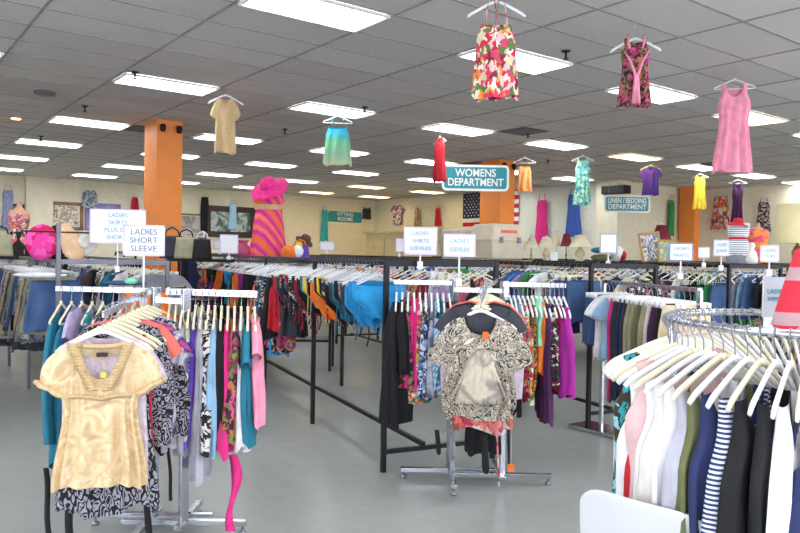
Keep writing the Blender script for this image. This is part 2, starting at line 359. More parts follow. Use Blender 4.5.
# ------------------------------------------------------------------ garments
def tube_rows(rows, mb, close=False):
    n = len(rows[0]); vs = [p for r in rows for p in r]
    fs = [(i*n+k, i*n+(k+1) % n, (i+1)*n+(k+1) % n, (i+1)*n+k) for i in range(len(rows)-1) for k in range(n)]
    mb.add(vs, fs)
K = dict(   # L, z0, sh, nw, front drop, back drop, slope, profile, thickness, folds, sleeve, straps
 tank_top=dict(L=.62, sh=.135, nw=.11, fd=.15, bd=.08, prof=[(0, .145), (.14, .135), (.3, .178), (.6, .172), (1, .19)]),
 camisole=dict(L=.52, z0=-.25, sh=.13, nw=.13, fd=.03, bd=.0, sl=.0, prof=[(0, .135), (.25, .17), (1, .2)], straps=1),
 tee_shirt=dict(L=.64, sh=.2, nw=.085, fd=.07, bd=.02, prof=[(0, .2), (.3, .205), (1, .225)], sleeve=('short', .17)),
 blouse=dict(L=.66, sh=.19, nw=.09, fd=.12, bd=.03, prof=[(0, .19), (.3, .2), (.55, .19), (1, .25)], sleeve=('short', .22), nf=9),
 long_sleeve_top=dict(L=.66, sh=.195, nw=.085, fd=.08, bd=.02, prof=[(0, .195), (.3, .205), (1, .22)], sleeve=('long', .55)),
 dress=dict(L=.98, sh=.15, nw=.1, fd=.15, bd=.06, prof=[(0, .155), (.1, .145), (.22, .19), (.42, .16), (1, .25)], nf=9),
 strap_dress=dict(L=.85, z0=-.24, sh=.13, nw=.13, fd=.03, bd=0, sl=0, prof=[(0, .135), (.15, .16), (.35, .14), (1, .23)], straps=1, nf=8),
 skirt=dict(L=.5, z0=-.13, sh=.17, nw=.17, fd=.01, bd=0, sl=0, prof=[(0, .17), (.3, .2), (1, .26)], nf=10, clip=1),
 shorts=dict(L=.34, z0=-.13, sh=.2, nw=.2, fd=.01, bd=0, sl=0, prof=[(0, .19), (1, .24)], nf=2, clip=1, legs=.45),
 trousers=dict(L=.95, z0=-.13, sh=.19, nw=.19, fd=.01, bd=0, sl=0, prof=[(0, .18), (.25, .21), (1, .2)], nf=3, clip=1, legs=.3),
 swimsuit=dict(L=.38, z0=-.185, sh=.2, nw=.2, fd=.04, bd=0, sl=.05, prof=[(0, .2), (.4, .19), (.8, .09), (1, .04)], nf=4, ties=1),
 scarf=dict(L=.7, z0=-.11, sh=.07, nw=.07, fd=.01, bd=0, sl=.1, prof=[(0, .06), (1, .1)], nf=4, am=.016))
def garment_mb(kind, seed=0, N=40, M=22, **ov):
    p = dict(K[kind]); p.update(ov); rd = random.Random(seed*101+sum(map(ord, kind)))
    L, sh, nw, fd, bd = p['L'], p['sh'], p['nw'], p['fd'], p['bd']; z0 = p.get('z0', -.095); sl = p.get('sl', .3)
    nf, am, TH = p.get('nf', 6), p.get('am', .011), p.get('th', .035)
    jw = rd.uniform(-.6, .25); pf = p['prof']; m0 = sum(v for _, v in pf)/len(pf)
    if not ov: p['prof'] = [(a, v if i_ < 2 else v+(m0*1.02-v)*max(0, jw+.45)) for i_, (a, v) in enumerate(pf)]; nf += rd.choice((0, 1, 2)); am *= rd.uniform(1, 1.7)
    ph = [rd.uniform(0, 6.28) for _ in range(6)]; legs = p.get('legs'); mb = MB(); rows = []
    for i in range(M+1):
        v = i/M; hw = interp(p['prof'], v); row = []
        th = TH*min(1, .5+v*3.2)
        for k in range(N):
            a = 2*PI*k/N; ca, sa = math.cos(a), math.sin(a)
            x = hw*math.copysign(abs(ca)**.75, ca); front = sa < 0
            xt = sh*math.copysign(abs(ca)**.75, ca); ax = abs(xt)
            zt = z0-sl*max(ax, nw)
            if ax < nw: zt += -(fd if front else bd)*math.sqrt(max(0, 1-(ax/nw)**2))+sl*0
            zb = z0-L-.012*math.sin(3*a+ph[0])-.01*math.sin(5*a+ph[1])
            z = zt+(zb-zt)*v
            f = am*min(1, v*1.6)*(math.sin(nf*a+ph[2]+1.1*math.sin(v*3.4+ph[3]))+.5*math.sin((nf+3)*a+ph[4]+v*2))
            y = th*sa*abs(sa)**-.2 if abs(sa) > 1e-6 else 0
            y += f*(1 if sa >= 0 else -1)*(.3+abs(sa))+.012*math.sin(v*2.5+ph[5])*v
            x += .5*f*ca
            if legs and v > legs:      # split into two legs
                g = .004+.012*(v-legs)
                if abs(x) < g+.02: x = math.copysign(g, ca if abs(ca) > 1e-6 else 1)
            row.append((x, y, z))
        rows.append(row)
    tube_rows(rows, mb)
    if legs:                            # inner seam walls of the legs
        for s in (-1, 1):
            vs = []; 
            i0 = int(legs*M)+1
            for i in range(i0, M+1):
                z = rows[i][0][2]; vs += [(s*.006, -.03, z), (s*.006, .03, z)]
            mb.add(vs, [(2*i, 2*i+1, 2*i+3, 2*i+2) for i in range(M-i0)])
    if p.get('straps'):
        for s in (-1, 1):
            for yy in (-.012, .012): mb.tube([(s*.075, yy*.3, -.115), (s*.085, yy, -.18), (s*.1, yy*1.5, z0-.02)], .005, 5)
    if p.get('ties') and seed % 2 == 1:
        mb.tube([(.0, .0, z0-L+.03), (.02, .01, z0-L-.1), (.0, 0, z0-L-.16-.08*rd.random())], .006, 4)
        for s in (-1, 1):
            mb.tube([(s*.15, 0, z0-.05), (s*.16+.01, 0, z0-.25), (s*.15, .01, z0-.45-.1*rd.random())], .004, 4)
    return mb, p
def sleeve_mb(mb, s, p, n=14, m=7, puff=0, seed=0):
    kind, ln = p['sleeve']; sh = p['sh']; zs = p.get('z0', -.095)-p.get('sl', .3)*sh; rd = random.Random(seed)
    rows = []
    for i in range(m+1):
        t = i/m
        if kind == 'short': c = Vector((s*(sh-.035+ln*.42*math.sin(t*1.4)), 0, zs-.075-ln*.75*t)); ang = lerp(.5, 1.1, t)
        else: c = Vector((s*(sh-.035+.06*math.sin(min(1, t*2.2)*1.5)), .01*math.sin(t*4), zs-.075-ln*t)); ang = lerp(.5, 1.5, min(1, t*2))
        rv = (.082 if kind == 'short' else lerp(.08, .05, t))*(1+puff*math.sin(PI*t)); ry = .026+puff*.03*math.sin(PI*min(1, t*1.1))
        if kind == 'short' and puff == 0: rv *= 1+.12*t
        nx = Vector((s*math.sin(ang), 0, math.cos(ang)))
        rows.append([tuple(c+nx*(rv*math.cos(2*PI*k/n))+Vector((0, ry*math.sin(2*PI*k/n)+.005*math.sin(k*2.3+seed), 0))) for k in range(n)])
    tube_rows(rows, mb)
GC = {}
def gmesh(kind, seed, lo=False):
    key = (kind, seed, lo)
    if key not in GC:
        mb, p = garment_mb(kind, seed, 16 if lo else 40, 5 if lo else 20)
        sl = []
        if 'sleeve' in p:
            for s in (-1, 1):
                q = MB() if not lo else mb
                sleeve_mb(q, s, p, 8 if lo else 14, 3 if lo else 7, 0, seed)
                if not lo: sl.append(q.mesh('sleeve', fab('white')))
        GC[key] = (mb.mesh(kind, fab('white')), sl, mb)
    return GC[key]
def arc(c, r, a0, a1, n, z=0): return [(c[0]+r*math.cos(lerp(a0, a1, i/n)), 0, c[1]+r*math.sin(lerp(a0, a1, i/n))) for i in range(n+1)]
def hook_mb(r=.0022, n=6, seg=10):
    return MB().tube([(0, 0, -.098), (0, 0, -.06), (.002, 0, -.04), (.012, 0, -.026)]+arc((0, -.005), .021, -.75, 3.5, seg), r, n)
def hbody_mb(kind, lo=False):
    mb = MB(); n = 4 if lo else 8
    if kind == 'clip':
        mb.tube([(-.19, 0, -.105), (0, 0, -.1), (.19, 0, -.105)], .007, n)
        for s in (-1, 1): mb.box((s*.17, 0, -.12), (.035, .016, .045))
    elif kind == 'wide':                       # moulded shoulder hanger
        for s in (-1, 1):
            pts = [(0, 0, -.088), (s*.03, 0, -.094), (s*.08, 0, -.117), (s*.14, 0, -.15), (s*.19, 0, -.178), (s*.215, 0, -.2)]
            mb.tube(pts, [.010, .011, .0105, .0105, .011, .009], 8 if lo else 10, True, .6)
        mb.tube([(0, 0, -.075), (0, 0, -.1)], .009, n)
    else:
        for s in (-1, 1): mb.tube([(0, 0, -.085), (s*.04, 0, -.098), (s*.12, 0, -.135), (s*.2, 0, -.168), (s*.208, 0, -.18), (s*.195, 0, -.187)], .0065, n)
        mb.tube([(-.195, 0, -.187), (.195, 0, -.187)], .0055, n)
        mb.tube([(0, 0, -.07), (0, 0, -.095)], .008, n)
    return mb
HK = hook_mb().mesh('hook', M_wire)
HB = {}
for kd in ('clip', 'wide', 'slim'):
    for cn, mm in (('white', M_white), ('cream', M_cream), ('grey', M_clear)): HB[kd, cn] = hbody_mb(kd).mesh('hanger_body', mm)
CNT = {'garment': 0}
NAMES = {}
def hang(kind, col, pos, rz, where, group, hcol='white', hkind=None, sc=(1, 1, 1), seed=None, hgroup=None, desc=None, tag=None, hook=True):
    seed = random.randrange(6) if seed is None else seed
    hkind = hkind or ('clip' if K[kind].get('clip') else 'slim')
    nice = kind.replace('_', ' ')
    desc = desc or ('%s %s' % (col, nice))
    h = bpy.data.objects.new('clothes_hanger', HB[hkind, hcol]); COL.objects.link(h); h.location = pos; h.rotation_euler = (0, 0, rz)
    obset(h, '%s hanger with %s %s' % (hcol, desc, where), 'hanger', hgroup or 'hangers '+group.split(' ', 1)[-1])
    hk = bpy.data.objects.new('hook', HK); COL.objects.link(hk); hk.parent = h
    me, sl, _ = gmesh(kind, seed)
    g = bpy.data.objects.new(kind, me); COL.objects.link(g); g.location = pos; g.rotation_euler = (random.uniform(-.02, .02), 0, rz+random.uniform(-.05, .05)); g.scale = sc
    if sl: g.location = Vector(pos)+Vector((0, 0, .017 if hkind == 'wide' else .011))
    g.material_slots[0].link = 'OBJECT'; g.material_slots[0].material = fab(col)
    obset(g, '%s %s' % (desc, where), nice.split(' ')[-1] if kind != 'tank_top' else 'tank top', group)
    for s in sl:
        o = bpy.data.objects.new('sleeve', s); COL.objects.link(o); o.parent = g; o.material_slots[0].link = 'OBJECT'; o.material_slots[0].material = fab(col)
    if tag:
        MB().box((.03, -.055, -.3), (.035, .003, .05)).build('price_tag', fab(tag), g, False)
    CNT['garment'] += 1
    return g
# far-off clothes merged into one uncountable mass
class Stuff:
    def __init__(s): s.v = []; s.f = []; s.mi = []; s.mats = []
    def add(s, mb, M, mat):
        if mat not in s.mats: s.mats.append(mat)
        k = len(s.v); s.v += [tuple(M @ Vector(v)) for v in mb.v]; s.f += [tuple(i+k for i in f) for f in mb.f]; s.mi += [s.mats.index(mat)]*len(mb.f)
    def build(s, name, label, cat):
        me = bpy.data.meshes.new(name); me.from_pydata(s.v, [], s.f)
        for m in s.mats: me.materials.append(m)
        me.polygons.foreach_set('material_index', s.mi); me.polygons.foreach_set('use_smooth', [True]*len(s.f)); me.update()
        o = bpy.data.objects.new(name, me); COL.objects.link(o); return obset(o, label, cat, None, 'stuff')
SH, SG = Stuff(), Stuff()
lob = {k: hbody_mb(k, True) for k in ('clip', 'wide', 'slim')}; lok = hook_mb(.003, 4, 5)
def bulk(kind, col, pos, rz, hcol='white', sc=(1, 1, 1)):
    M = Matrix.Translation(pos) @ Matrix.Rotation(rz, 4, 'Z')
    hk = 'clip' if K[kind].get('clip') else random.choice(['slim', 'wide'])
    SH.add(lob[hk], M, {'white': M_white, 'cream': M_cream, 'grey': M_clear}[hcol]); SH.add(lok, M, M_wire)
    SG.add(gmesh(kind, random.randrange(3), True)[2], M @ Matrix.Diagonal((*sc, 1)), fab(col))
def ordw(i):
    i += 1
    if i <= 12: return ORD[i-1]
    return '%d%s' % (i, 'th' if 10 < i % 100 < 14 else {1: 'st', 2: 'nd', 3: 'rd'}.get(i % 10, 'th'))
# ------------------------------------------------------------------ long black double racks
def rack(p, A, length, width, h, label, posts=4, mat=None, low=True, group=None, pick=None):
    """p near left foot, A yaw of the long side from +Y, local x to the right, y away"""
    mat = mat or M_black
    t = thing('clothes_rack', label, 'clothes rack', (p[0], p[1], 0), -A, group or 'long black clothes racks')
    ys = [length*i/(posts-1) for i in range(posts)] if pick is None else pick
    for x in (0, width):
        MB().bar((x, -.02, h), (x, length, h), .035, .03).build('rail', mat, t, False)
        for y in ys: bevel(MB().box((x, y, h/2), (.036, .036, h)).build('post', mat, t, False), .003)
    for y in (ys[0], ys[-1]):
        MB().bar((0, y, h), (width, y, h), .03, .045).build('top_bar', mat, t, False)
        if low: MB().bar((0, y, .145), (width, y, .145), .03, .03).build('cross_bar', mat, t, False)
    if low: MB().bar((width*.35, ys[0], .17), (width*.35, length, .17), .03, .03).build('spine_bar', mat, t, False)
    return t
def rail_pts(p, A, x, s0, s1, step, h):
    d = Vector((math.sin(A), math.cos(A), 0)); w = Vector((math.cos(A), -math.sin(A), 0)); s = s0; out = []
    while s < s1: out.append(Vector((p[0], p[1], h))+w*x+d*s); s += step*random.uniform(.8, 1.2)
    return out
def HC(): return random.choice(['white', 'white', 'cream', 'cream', 'grey'])
AB = math.radians(11.8)
RB = (3.09, 4.24)
rack(RB, AB, 6.6, .93, 1.51, 'long black double rack whose post stands left of the centre display', 4, pick=[0, 1.6, 3.3, 6.6])
# swimwear rail facing the aisle
SW = ['black', 'cyan', 'charcoal', 'teal', 'black', 'dark floral', 'yellow', 'black', 'orange', 'grey marbled', 'yellow', 'turquoise', 'black', 'crimson', 'navy', 'brown floral', 'dark floral', 'red', 'purple', 'black']
pts = rail_pts(RB, AB, 0, .12, 6.5, .078, 1.51)
for i, q in enumerate(pts):
    if i < 30:
        c = ['cyan', 'cyan', 'cyan', 'charcoal', 'grey marbled', 'black', 'teal', 'charcoal', 'black', 'dark floral', 'black', 'yellow', 'black', 'orange', 'black', 'grey marbled', 'yellow', 'teal', 'black', 'crimson', 'black', 'dark floral', 'black', 'scarf mix', 'black', 'brown floral', 'navy', 'charcoal', 'red', 'black'][i]; k = 'swimsuit'
        sc = (1.1, 1.2, random.uniform(.7, .9))
    else:
        c = random.choice(SW+['scarf mix', 'pink', 'magenta', 'turquoise', 'dark floral']); k = random.choice(['swimsuit', 'scarf', 'scarf', 'skirt', 'camisole'])
        sc = (1, 1.1, random.uniform(.9, 1.3))
    if i < 72: hang(k, c, q, -AB, 'on the swimwear aisle rail, %s from front' % ordw(i), 'garments on the swimwear rail', random.choice(['white', 'white', 'grey']), None, sc)
    else: bulk(k, c, q, -AB, HC(), sc)
pts = rail_pts(RB, AB, .93, .15, 6.5, .13, 1.51)
for i, q in enumerate(pts):
    k = random.choice(['swimsuit', 'scarf', 'camisole', 'tank_top']); c = random.choice(['pink', 'dark floral', 'white', 'scarf mix', 'black', 'bright floral', 'lavender', 'crimson']); sc = (1, 1, random.uniform(.7, .95))
    if i < 14: hang(k, c, q, -AB, 'on the swimwear back rail, %s from front' % ordw(i), 'garments on the back rail of the swimwear rack', HC(), None, sc)
    else: bulk(k, c, q, -AB, HC(), sc)
# rack C behind the centre, right hand post
RC = (5.41, 4.25)
rack(RC, AB, 6.6, .78, 1.5, 'long black double rack whose post stands right of the magenta blouse', 4)
MIX = ['navy', 'blue', 'silver', 'black', 'white', 'skyblue', 'denim', 'grey', 'bright floral', 'blue floral', 'green', 'olive', 'lavender', 'offwhite', 'pink', 'charcoal', 'teal', 'black plaid']
pts = rail_pts(RC, AB, 0, .1, 6.5, .1, 1.5)
for i, q in enumerate(pts):
    k, c = ('shorts', 'denim') if i < 3 else (random.choice(['tank_top', 'tee_shirt', 'camisole', 'shorts']), random.choice(MIX)); sc = (1, 1, random.uniform(.6, .85) if i > 2 else 1.1)
    if i < 36: hang(k, c, q, -AB, 'on right centre rack aisle rail, %s from front' % ordw(i), 'garments on the aisle rail of the rack right of centre', HC(), None, sc)
    else: bulk(k, c, q, -AB, HC(), sc)
pts = rail_pts(RC, AB, .78, .1, 6.5, .14, 1.5)
for i, q in enumerate(pts):
    k = random.choice(['tank_top', 'tee_shirt', 'blouse']); c = random.choice(['bright floral', 'dark floral', 'lime', 'offwhite', 'white', 'navy', 'cream'])
    if i < 10: hang(k, c, q, -AB, 'on right centre rack back rail, %s from front' % ordw(i), 'garments on the back rail of the rack right of centre', HC())
    else: bulk(k, c, q, -AB, HC())
# rack A behind the left display
RA = (1.52, 7.1); AA = math.radians(3)
rack(RA, AA, 5.6, .97, 1.455, 'long grey double rack behind the cream satin blouse at left', 4, M_grey, group='long racks at left')
t = rack((.35, 7.12), AA, 5.6, .4, 1.455, 'narrow black rack at the left edge of the room', 3, M_black, group='long racks at left')
cl = ['denim', 'khaki', 'black plaid', 'grey', 'khaki', 'charcoal', 'black plaid', 'tan', 'grey marbled', 'black', 'silver', 'denim']
pts = rail_pts(RA, AA, 0, .15, 5.5, .11, 1.455)
for i, q in enumerate(pts):
    k = random.choice(['shorts', 'skirt', 'skirt']); c = cl[i % 12]
    if i < 26: hang(k, c, q, -AA, 'on left grey rack aisle rail, %s from front' % ordw(i), 'skirts and shorts on the left grey rack', random.choice(['white', 'grey']), 'clip', (1.1, 1.2, random.uniform(1, 1.4)))
    else: bulk(k, c, q, -AA, 'white')
pts = rail_pts(RA, AA, .97, .15, 5.5, .12, 1.455)
for i, q in enumerate(pts):
    k = random.choice(['shorts', 'skirt', 'tee_shirt', 'tank_top']); c = random.choice(['denim', 'black', 'white', 'crimson', 'silver', 'grey', 'teal', 'brown', 'navy', 'dark floral'])
    if i < 18: hang(k, c, q, -AA, 'on left grey rack right rail, %s from front' % ordw(i), 'garments on the right rail of the left grey rack', HC())
    else: bulk(k, c, q, -AA, HC())
pts = rail_pts((.35, 7.12), AA, .4, .15, 5.5, .13, 1.455)
for i, q in enumerate(pts): bulk(random.choice(['skirt', 'shorts', 'trousers']), random.choice(cl), q, -AA, 'white', (1, 1, .8))
# racks further off (bulk clothing)
far = [((7.9, 4.3), 5.5, 'E', 'third long black rack from the centre display, right of the denim shorts'), ((10.2, 4.4), 5.5, 'G', 'fourth long black rack, under the mannequin in stripes'), ((12.6, 4.6), 5.5, 'G', 'fifth long black rack, near the right wall'),
       ((3.9, 12.6), 4.5, 'F', 'far black rack beside the left orange column'), ((5.2, 11.9), 6, 'F', 'far black rack beyond the swimwear'), ((7.7, 11.9), 6, 'F', 'far black rack in front of the fitting rooms'),
       ((9.6, 12.2), 6, 'F', 'far black rack left of the second orange column'), ((12.6, 10.8), 6, 'F', 'far black rack before the lamp shelf'), ((1.7, 13.6), 7, 'F', 'far black rack under the framed picture at far left'), ((15, 5), 5, 'G', 'far black rack at the right edge')]
for p, ln, kd, lab in far:
    rack(p, AB, ln, .85, 1.5, lab, 3, low=False)
    for x in (0, .85):
        for q in rail_pts(p, AB, x, .1, ln, .12 if kd in 'EG' else .14, 1.5):
            bulk(random.choice(['tank_top', 'camisole', 'camisole', 'trousers', 'strap_dress', 'skirt', 'skirt']), random.choice(MIX+['crimson', 'hotpink', 'plum', 'black', 'brown']), q, -AB, HC(), (1, 1, random.uniform(.7, 1)))
# chrome straight rack with trousers and shorts at the right of centre
pa, pb = at(604, 283, 6.6), at(700, 287, 5.1); pa.z = pb.z = 1.36
t = thing('trouser_rack', 'chrome straight rack of folded trousers right of the second black post', 'clothes rack', (pa.x, pa.y, 0))
dl = pb-pa; dl.z = 0
MB().bar((0, 0, 1.36), (dl.x, dl.y, 1.36), .03, .03).build('rail', M_chrome, t, False)
for k in (0, 1): MB().box((dl.x*k, dl.y*k, .68), (.03, .03, 1.36)).build('post', M_chrome, t, False); MB().box((dl.x*k, dl.y*k, .02), (.3, .5, .03)).build('base', M_chrome, t, False)
A2 = math.atan2(dl.x, dl.y)
seq = ['denim', 'denim', 'denim', 'white', 'white', 'skyblue', 'hotpink', 'charcoal', 'navy', 'charcoal', 'khaki', 'khaki', 'olive', 'khaki', 'offwhite', 'plum', 'black', 'cream', 'peach', 'peach']
for i, c in enumerate(seq):
    q = pa+dl*((i+.5)/len(seq)); q.z = 1.36
    k = 'shorts' if i < 3 or i > 17 else ('tee_shirt' if c in ('white', 'skyblue') else 'trousers')
    hang(k, c, q, -A2+(.5 if i > 17 else 0), 'on the chrome straight rack, %s from left' % ordw(i), 'trousers and shorts on the chrome straight rack', 'white', None, (.95, 1, 1.15 if k == 'shorts' else .9))
# ------------------------------------------------------------------ four way display racks
def cam_right(a=0): return Vector((math.cos(YAW+a), -math.sin(YAW+a), 0))
def cam_fwd(a=0): return Vector((math.sin(YAW+a), math.cos(YAW+a), 0))
def fourway(c, rot, z, arms, label, spread=.17, arm=.46, leg=.47):
    """c centre on the floor; arms: list of (dirvector, start, end, z)"""
    t = thing('display_rack', label, 'clothes rack', (c.x, c.y, 0))
    R, F = cam_right(rot), cam_fwd(rot)
    p1 = R*-spread+F*.05; p2 = R*spread-F*.05
    for nm, p in (('post', p1), ('post', p2)):
        bevel(MB().bar(p+Vector((0, 0, .06)), p+Vector((0, 0, z+.02)), .045, .045).build('post', M_chrome, t, False), .003)
    for s, p, d, L in ((0, p1, -R, leg*.75), (1, p2, R, leg*.75), (2, p1, -F, leg*.8), (3, p2, F, leg*.7)):
        e = p+d*L; e2 = p-d*(.34 if s < 2 else .1)
        o = bevel(MB().bar((e2.x, e2.y, .06), (e.x, e.y, .06), .04, .03).build('base_leg', M_chrome, t, False), .003)
        MB().lathe([(.02, 0), (.022, .015), (.008, .02), (.008, .045)], 10, (e.x-d.x*.02, e.y-d.y*.02, 0)).build('foot', M_wire, o)
    MB().bar(p1+Vector((0, 0, z-.05)), p2+Vector((0, 0, z-.05)), .04, .03).build('bridge', M_chrome, t, False)
    for a, b_ in arms:
        a2, b2 = a-Vector((c.x, c.y, 0)), b_-Vector((c.x, c.y, 0))
        bevel(MB().bar(a2, b2, .015, .032).build('arm', M_chrome, t, False), .002)
    return t, p1+Vector((c.x, c.y, 0)), p2+Vector((c.x, c.y, 0))
def row(a, b, items, rz, where, group, z, hc=None, hk=None, jit=.03):
    n = len(items); out = []
    for i, it in enumerate(items):
        kind, col = it[0], it[1]; sc = it[2] if len(it) > 2 else (1, 1, 1); kw = it[3] if len(it) > 3 else {}
        q = a+(b-a)*((i+.5)/n); q.z = z(i/n) if callable(z) else z
        out.append(hang(kind, col, q, rz+random.uniform(-jit, jit), where % ordw(i), group, hc or HC(), hk, sc, **kw))
    return out
# --- centre display
C1 = atz(475, 481, 0); z1 = 1.385
la, lb = at(394, 283, 5.02), at(452, 284, 5.0); ra, rb = at(503, 286, 4.95), at(566, 286, 4.9)
fa, fb = at(487, 287, 4.95), at(481, 298, 4.42)
for v in (la, lb, ra, rb): v.z = z1
fa.z = 1.4; fb.z = 1.33
fourway(C1, 0, z1, [(la, lb), (ra, rb), (fa, fb), (at(492, 284, 5.05), at(497, 280, 5.5))], 'chrome four way display rack in the middle of the floor')
row(la, lb, [('scarf', 'black', (1.5, 1.5, 1.2)), ('tank_top', 'black', (.8, 1, .85)), ('scarf', 'brown floral', (1, 1.3, .9)), ('scarf', 'hotpink', (.9, 1.2, .9)), ('scarf', 'bright floral', (.9, 1.2, 1)), ('camisole', 'blue floral', (.7, 1, 1)),
             ('camisole', 'grey marbled', (.7, 1, 1)), ('camisole', 'blue striped', (.7, 1, .95)), ('tank_top', 'teal', (.8, 1, .9)), ('tank_top', 'crimson', (.8, 1, 1))],
    PI/2-YAW, 'on centre display left arm, %s from left', 'tops on the left arm of the centre display', z1, 'white')
row(ra, rb, [('tank_top', 'grey marbled', (1, 1, 1.25)), ('tank_top', 'blue floral', (1, 1, 1.1)), ('tank_top', 'black', (.9, 1, 1.2)), ('tank_top', 'skyblue', (.9, 1, .9)), ('tank_top', 'bright floral', (1, 1, 1)), ('camisole', 'red floral', (1, 1, 1)),
             ('tank_top', 'brown leopard', (1, 1, .95)), ('tank_top', 'mint', (.9, 1, .55)), ('tank_top', 'orange', (.9, 1, .8)), ('dress', 'plum', (1, 1, .83)), ('tank_top', 'dark floral', (1, 1, .9)), ('tank_top', 'crimson', (.9, 1, .95)), ('tank_top', 'black', (1, 1, .95)), ('tank_top', 'magenta', (1.15, 1.4, 1.0))],
    PI/2-YAW, 'on centre display right arm, %s from left', 'tops on the right arm of the centre display', z1, 'white', 'wide')
row(fa, fb, [('tank_top', 'black', (1, 1, 1.1)), ('strap_dress', 'black', (.6, 1, 1.05)), ('tank_top', 'red', (1.1, 1, 1.1)), ('tank_top', 'teal', (1, 1, .9)), ('tank_top', 'coral floral', (1.05, 1.3, 1.28)), ('long_sleeve_top', 'lavender print', (.95, 1, .92)), ('tee_shirt', 'coral', (.85, 1, .7)), ('tee_shirt', 'black', (.85, 1, .7)), ('tee_shirt', 'charcoal', (.9, 1, .75))],
    -YAW-.09, 'on centre display front arm, %s from back', 'tops on the front arm of the centre display', lambda t: lerp(1.4, 1.345, t), 'cream', 'wide')
# front printed batwing blouse: gathered front, wide short sleeves, dark neckband
q = fb.copy(); rz = -YAW-.09
h = bpy.data.objects.new('clothes_hanger', HB['wide', 'white']); COL.objects.link(h); h.location = q; h.rotation_euler = (0, 0, rz)
obset(h, 'white moulded hanger holding the black and cream printed blouse', 'hanger'); o = bpy.data.objects.new('hook', HK); COL.objects.link(o); o.parent = h
mb, p = garment_mb('blouse', 5, 72, 40, L=.64, sh=.165, nw=.09, fd=.09, bd=.02, nf=13, am=.013, th=.05, prof=[(0, .17), (.22, .215), (.45, .2), (.85, .225), (1, .19)])
g = mb.build('printed_blouse', fab('black and cream'), None, True, q-Vector((0, 0, .005)), rz)
obset(g, 'black and cream swirl printed blouse facing front on the centre display', 'blouse')
for s in (-1, 1):
    mb = MB(); sleeve_mb(mb, s, dict(sleeve=('short', .27), sh=.17), 26, 14, .05, 3); mb.build('sleeve', fab('black and cream'), g)
neck = MB().tube([(.09*math.cos(a), -.03*abs(math.sin(a))-.012, -.125-.092*math.sin(a)) for a in [PI*i/16 for i in range(17)]], .007, 6); neck.build('neckband', fab('black'), g)
mb = MB()
for s in (-1, 1):
    for k in range(5): mb.tube([(s*.008, -.066, -.3), (s*(.018+.02*k), -.07, -.38-.02*k), (s*(.03+.03*k), -.062, -.52-.015*k), (s*(.02+.04*k), -.05, -.66)], [.005, .009, .006, .002], 6)
mb.tube([(-.02, -.07, -.3), (.02, -.07, -.3)], .014, 8)
mb.build('gathered_tie', fab('drape'), g)
vs = []; nu, nv = 40, 16
for j in range(nv+1):
    v = j/nv; wd = .02+.125*v**.6
    for i in range(nu+1):
        u = i/nu*2-1; vs.append((u*wd, -.061+.018*u*u-.007*abs(math.sin(u*9+math.sin(i*.7)*.4))*min(1, .3+v)-.012*math.sin(PI*v), -.3-.34*v+.012*abs(u)*math.sin(PI*v)))
mb = MB().add(vs, [(j*(nu+1)+i, j*(nu+1)+i+1, (j+1)*(nu+1)+i+1, (j+1)*(nu+1)+i) for j in range(nv) for i in range(nu)]); o = mb.build('front_drape', fab('drape'), g); o.modifiers.new('thick', 'SOLIDIFY').thickness = .003
MB().box((.03, -.068, -.225), (.035, .003, .045)).build('price_tag', fab('orange'), g, False)
# hanging dark sash ends and a loose price tag below the centre display
for i, (x, y0, y1, w) in enumerate([(437, 430, 455, .03), (484, 436, 474, .045), (507, 300, 466, .018), (497, 430, 488, .012)]):
    d = 4.6 if i < 2 else 4.85
    a, b_ = at(x, y0, d), at(x+2, y1, d); cdir = cam_right()
    mb = MB(); rows = []
    vs = []
    for k in range(9):
        c = a+(b_-a)*(k/8)+cam_fwd()*.006*math.sin(k*1.1); ww = w/2*(1 if k < 8 else .6)
        vs += [c-cdir*ww, c+cdir*ww, c+cdir*ww+cam_fwd()*.004, c-cdir*ww+cam_fwd()*.004]
    mb.add(vs, [(4*k+j, 4*k+(j+1) % 4, 4*k+4+(j+1) % 4, 4*k+4+j) for k in range(8) for j in range(4)]+[(0, 3, 2, 1), (32, 33, 34, 35)])
    o = mb.build('sash', fab('black' if i < 3 else 'coral floral')); obset(o, ['short black sash end at the left hem of the centre display', 'wide black sash end hanging under the coral floral top', 'long thin black sash on the centre display right arm', 'narrow pink sash hanging to the chrome post'][i], 'sash', 'sash ends on the centre display')
o = MB().box((0, 0, 0), (.045, .003, .05)).build('price_tag', fab('orange'), None, False, at(511, 468, 4.75), -YAW); obset(o, 'orange price tag dangling below the centre display', 'price tag')
o = MB().tube([(0, 0, .025), (0, 0, .25)], .0015, 4).build('string', M_string, o)
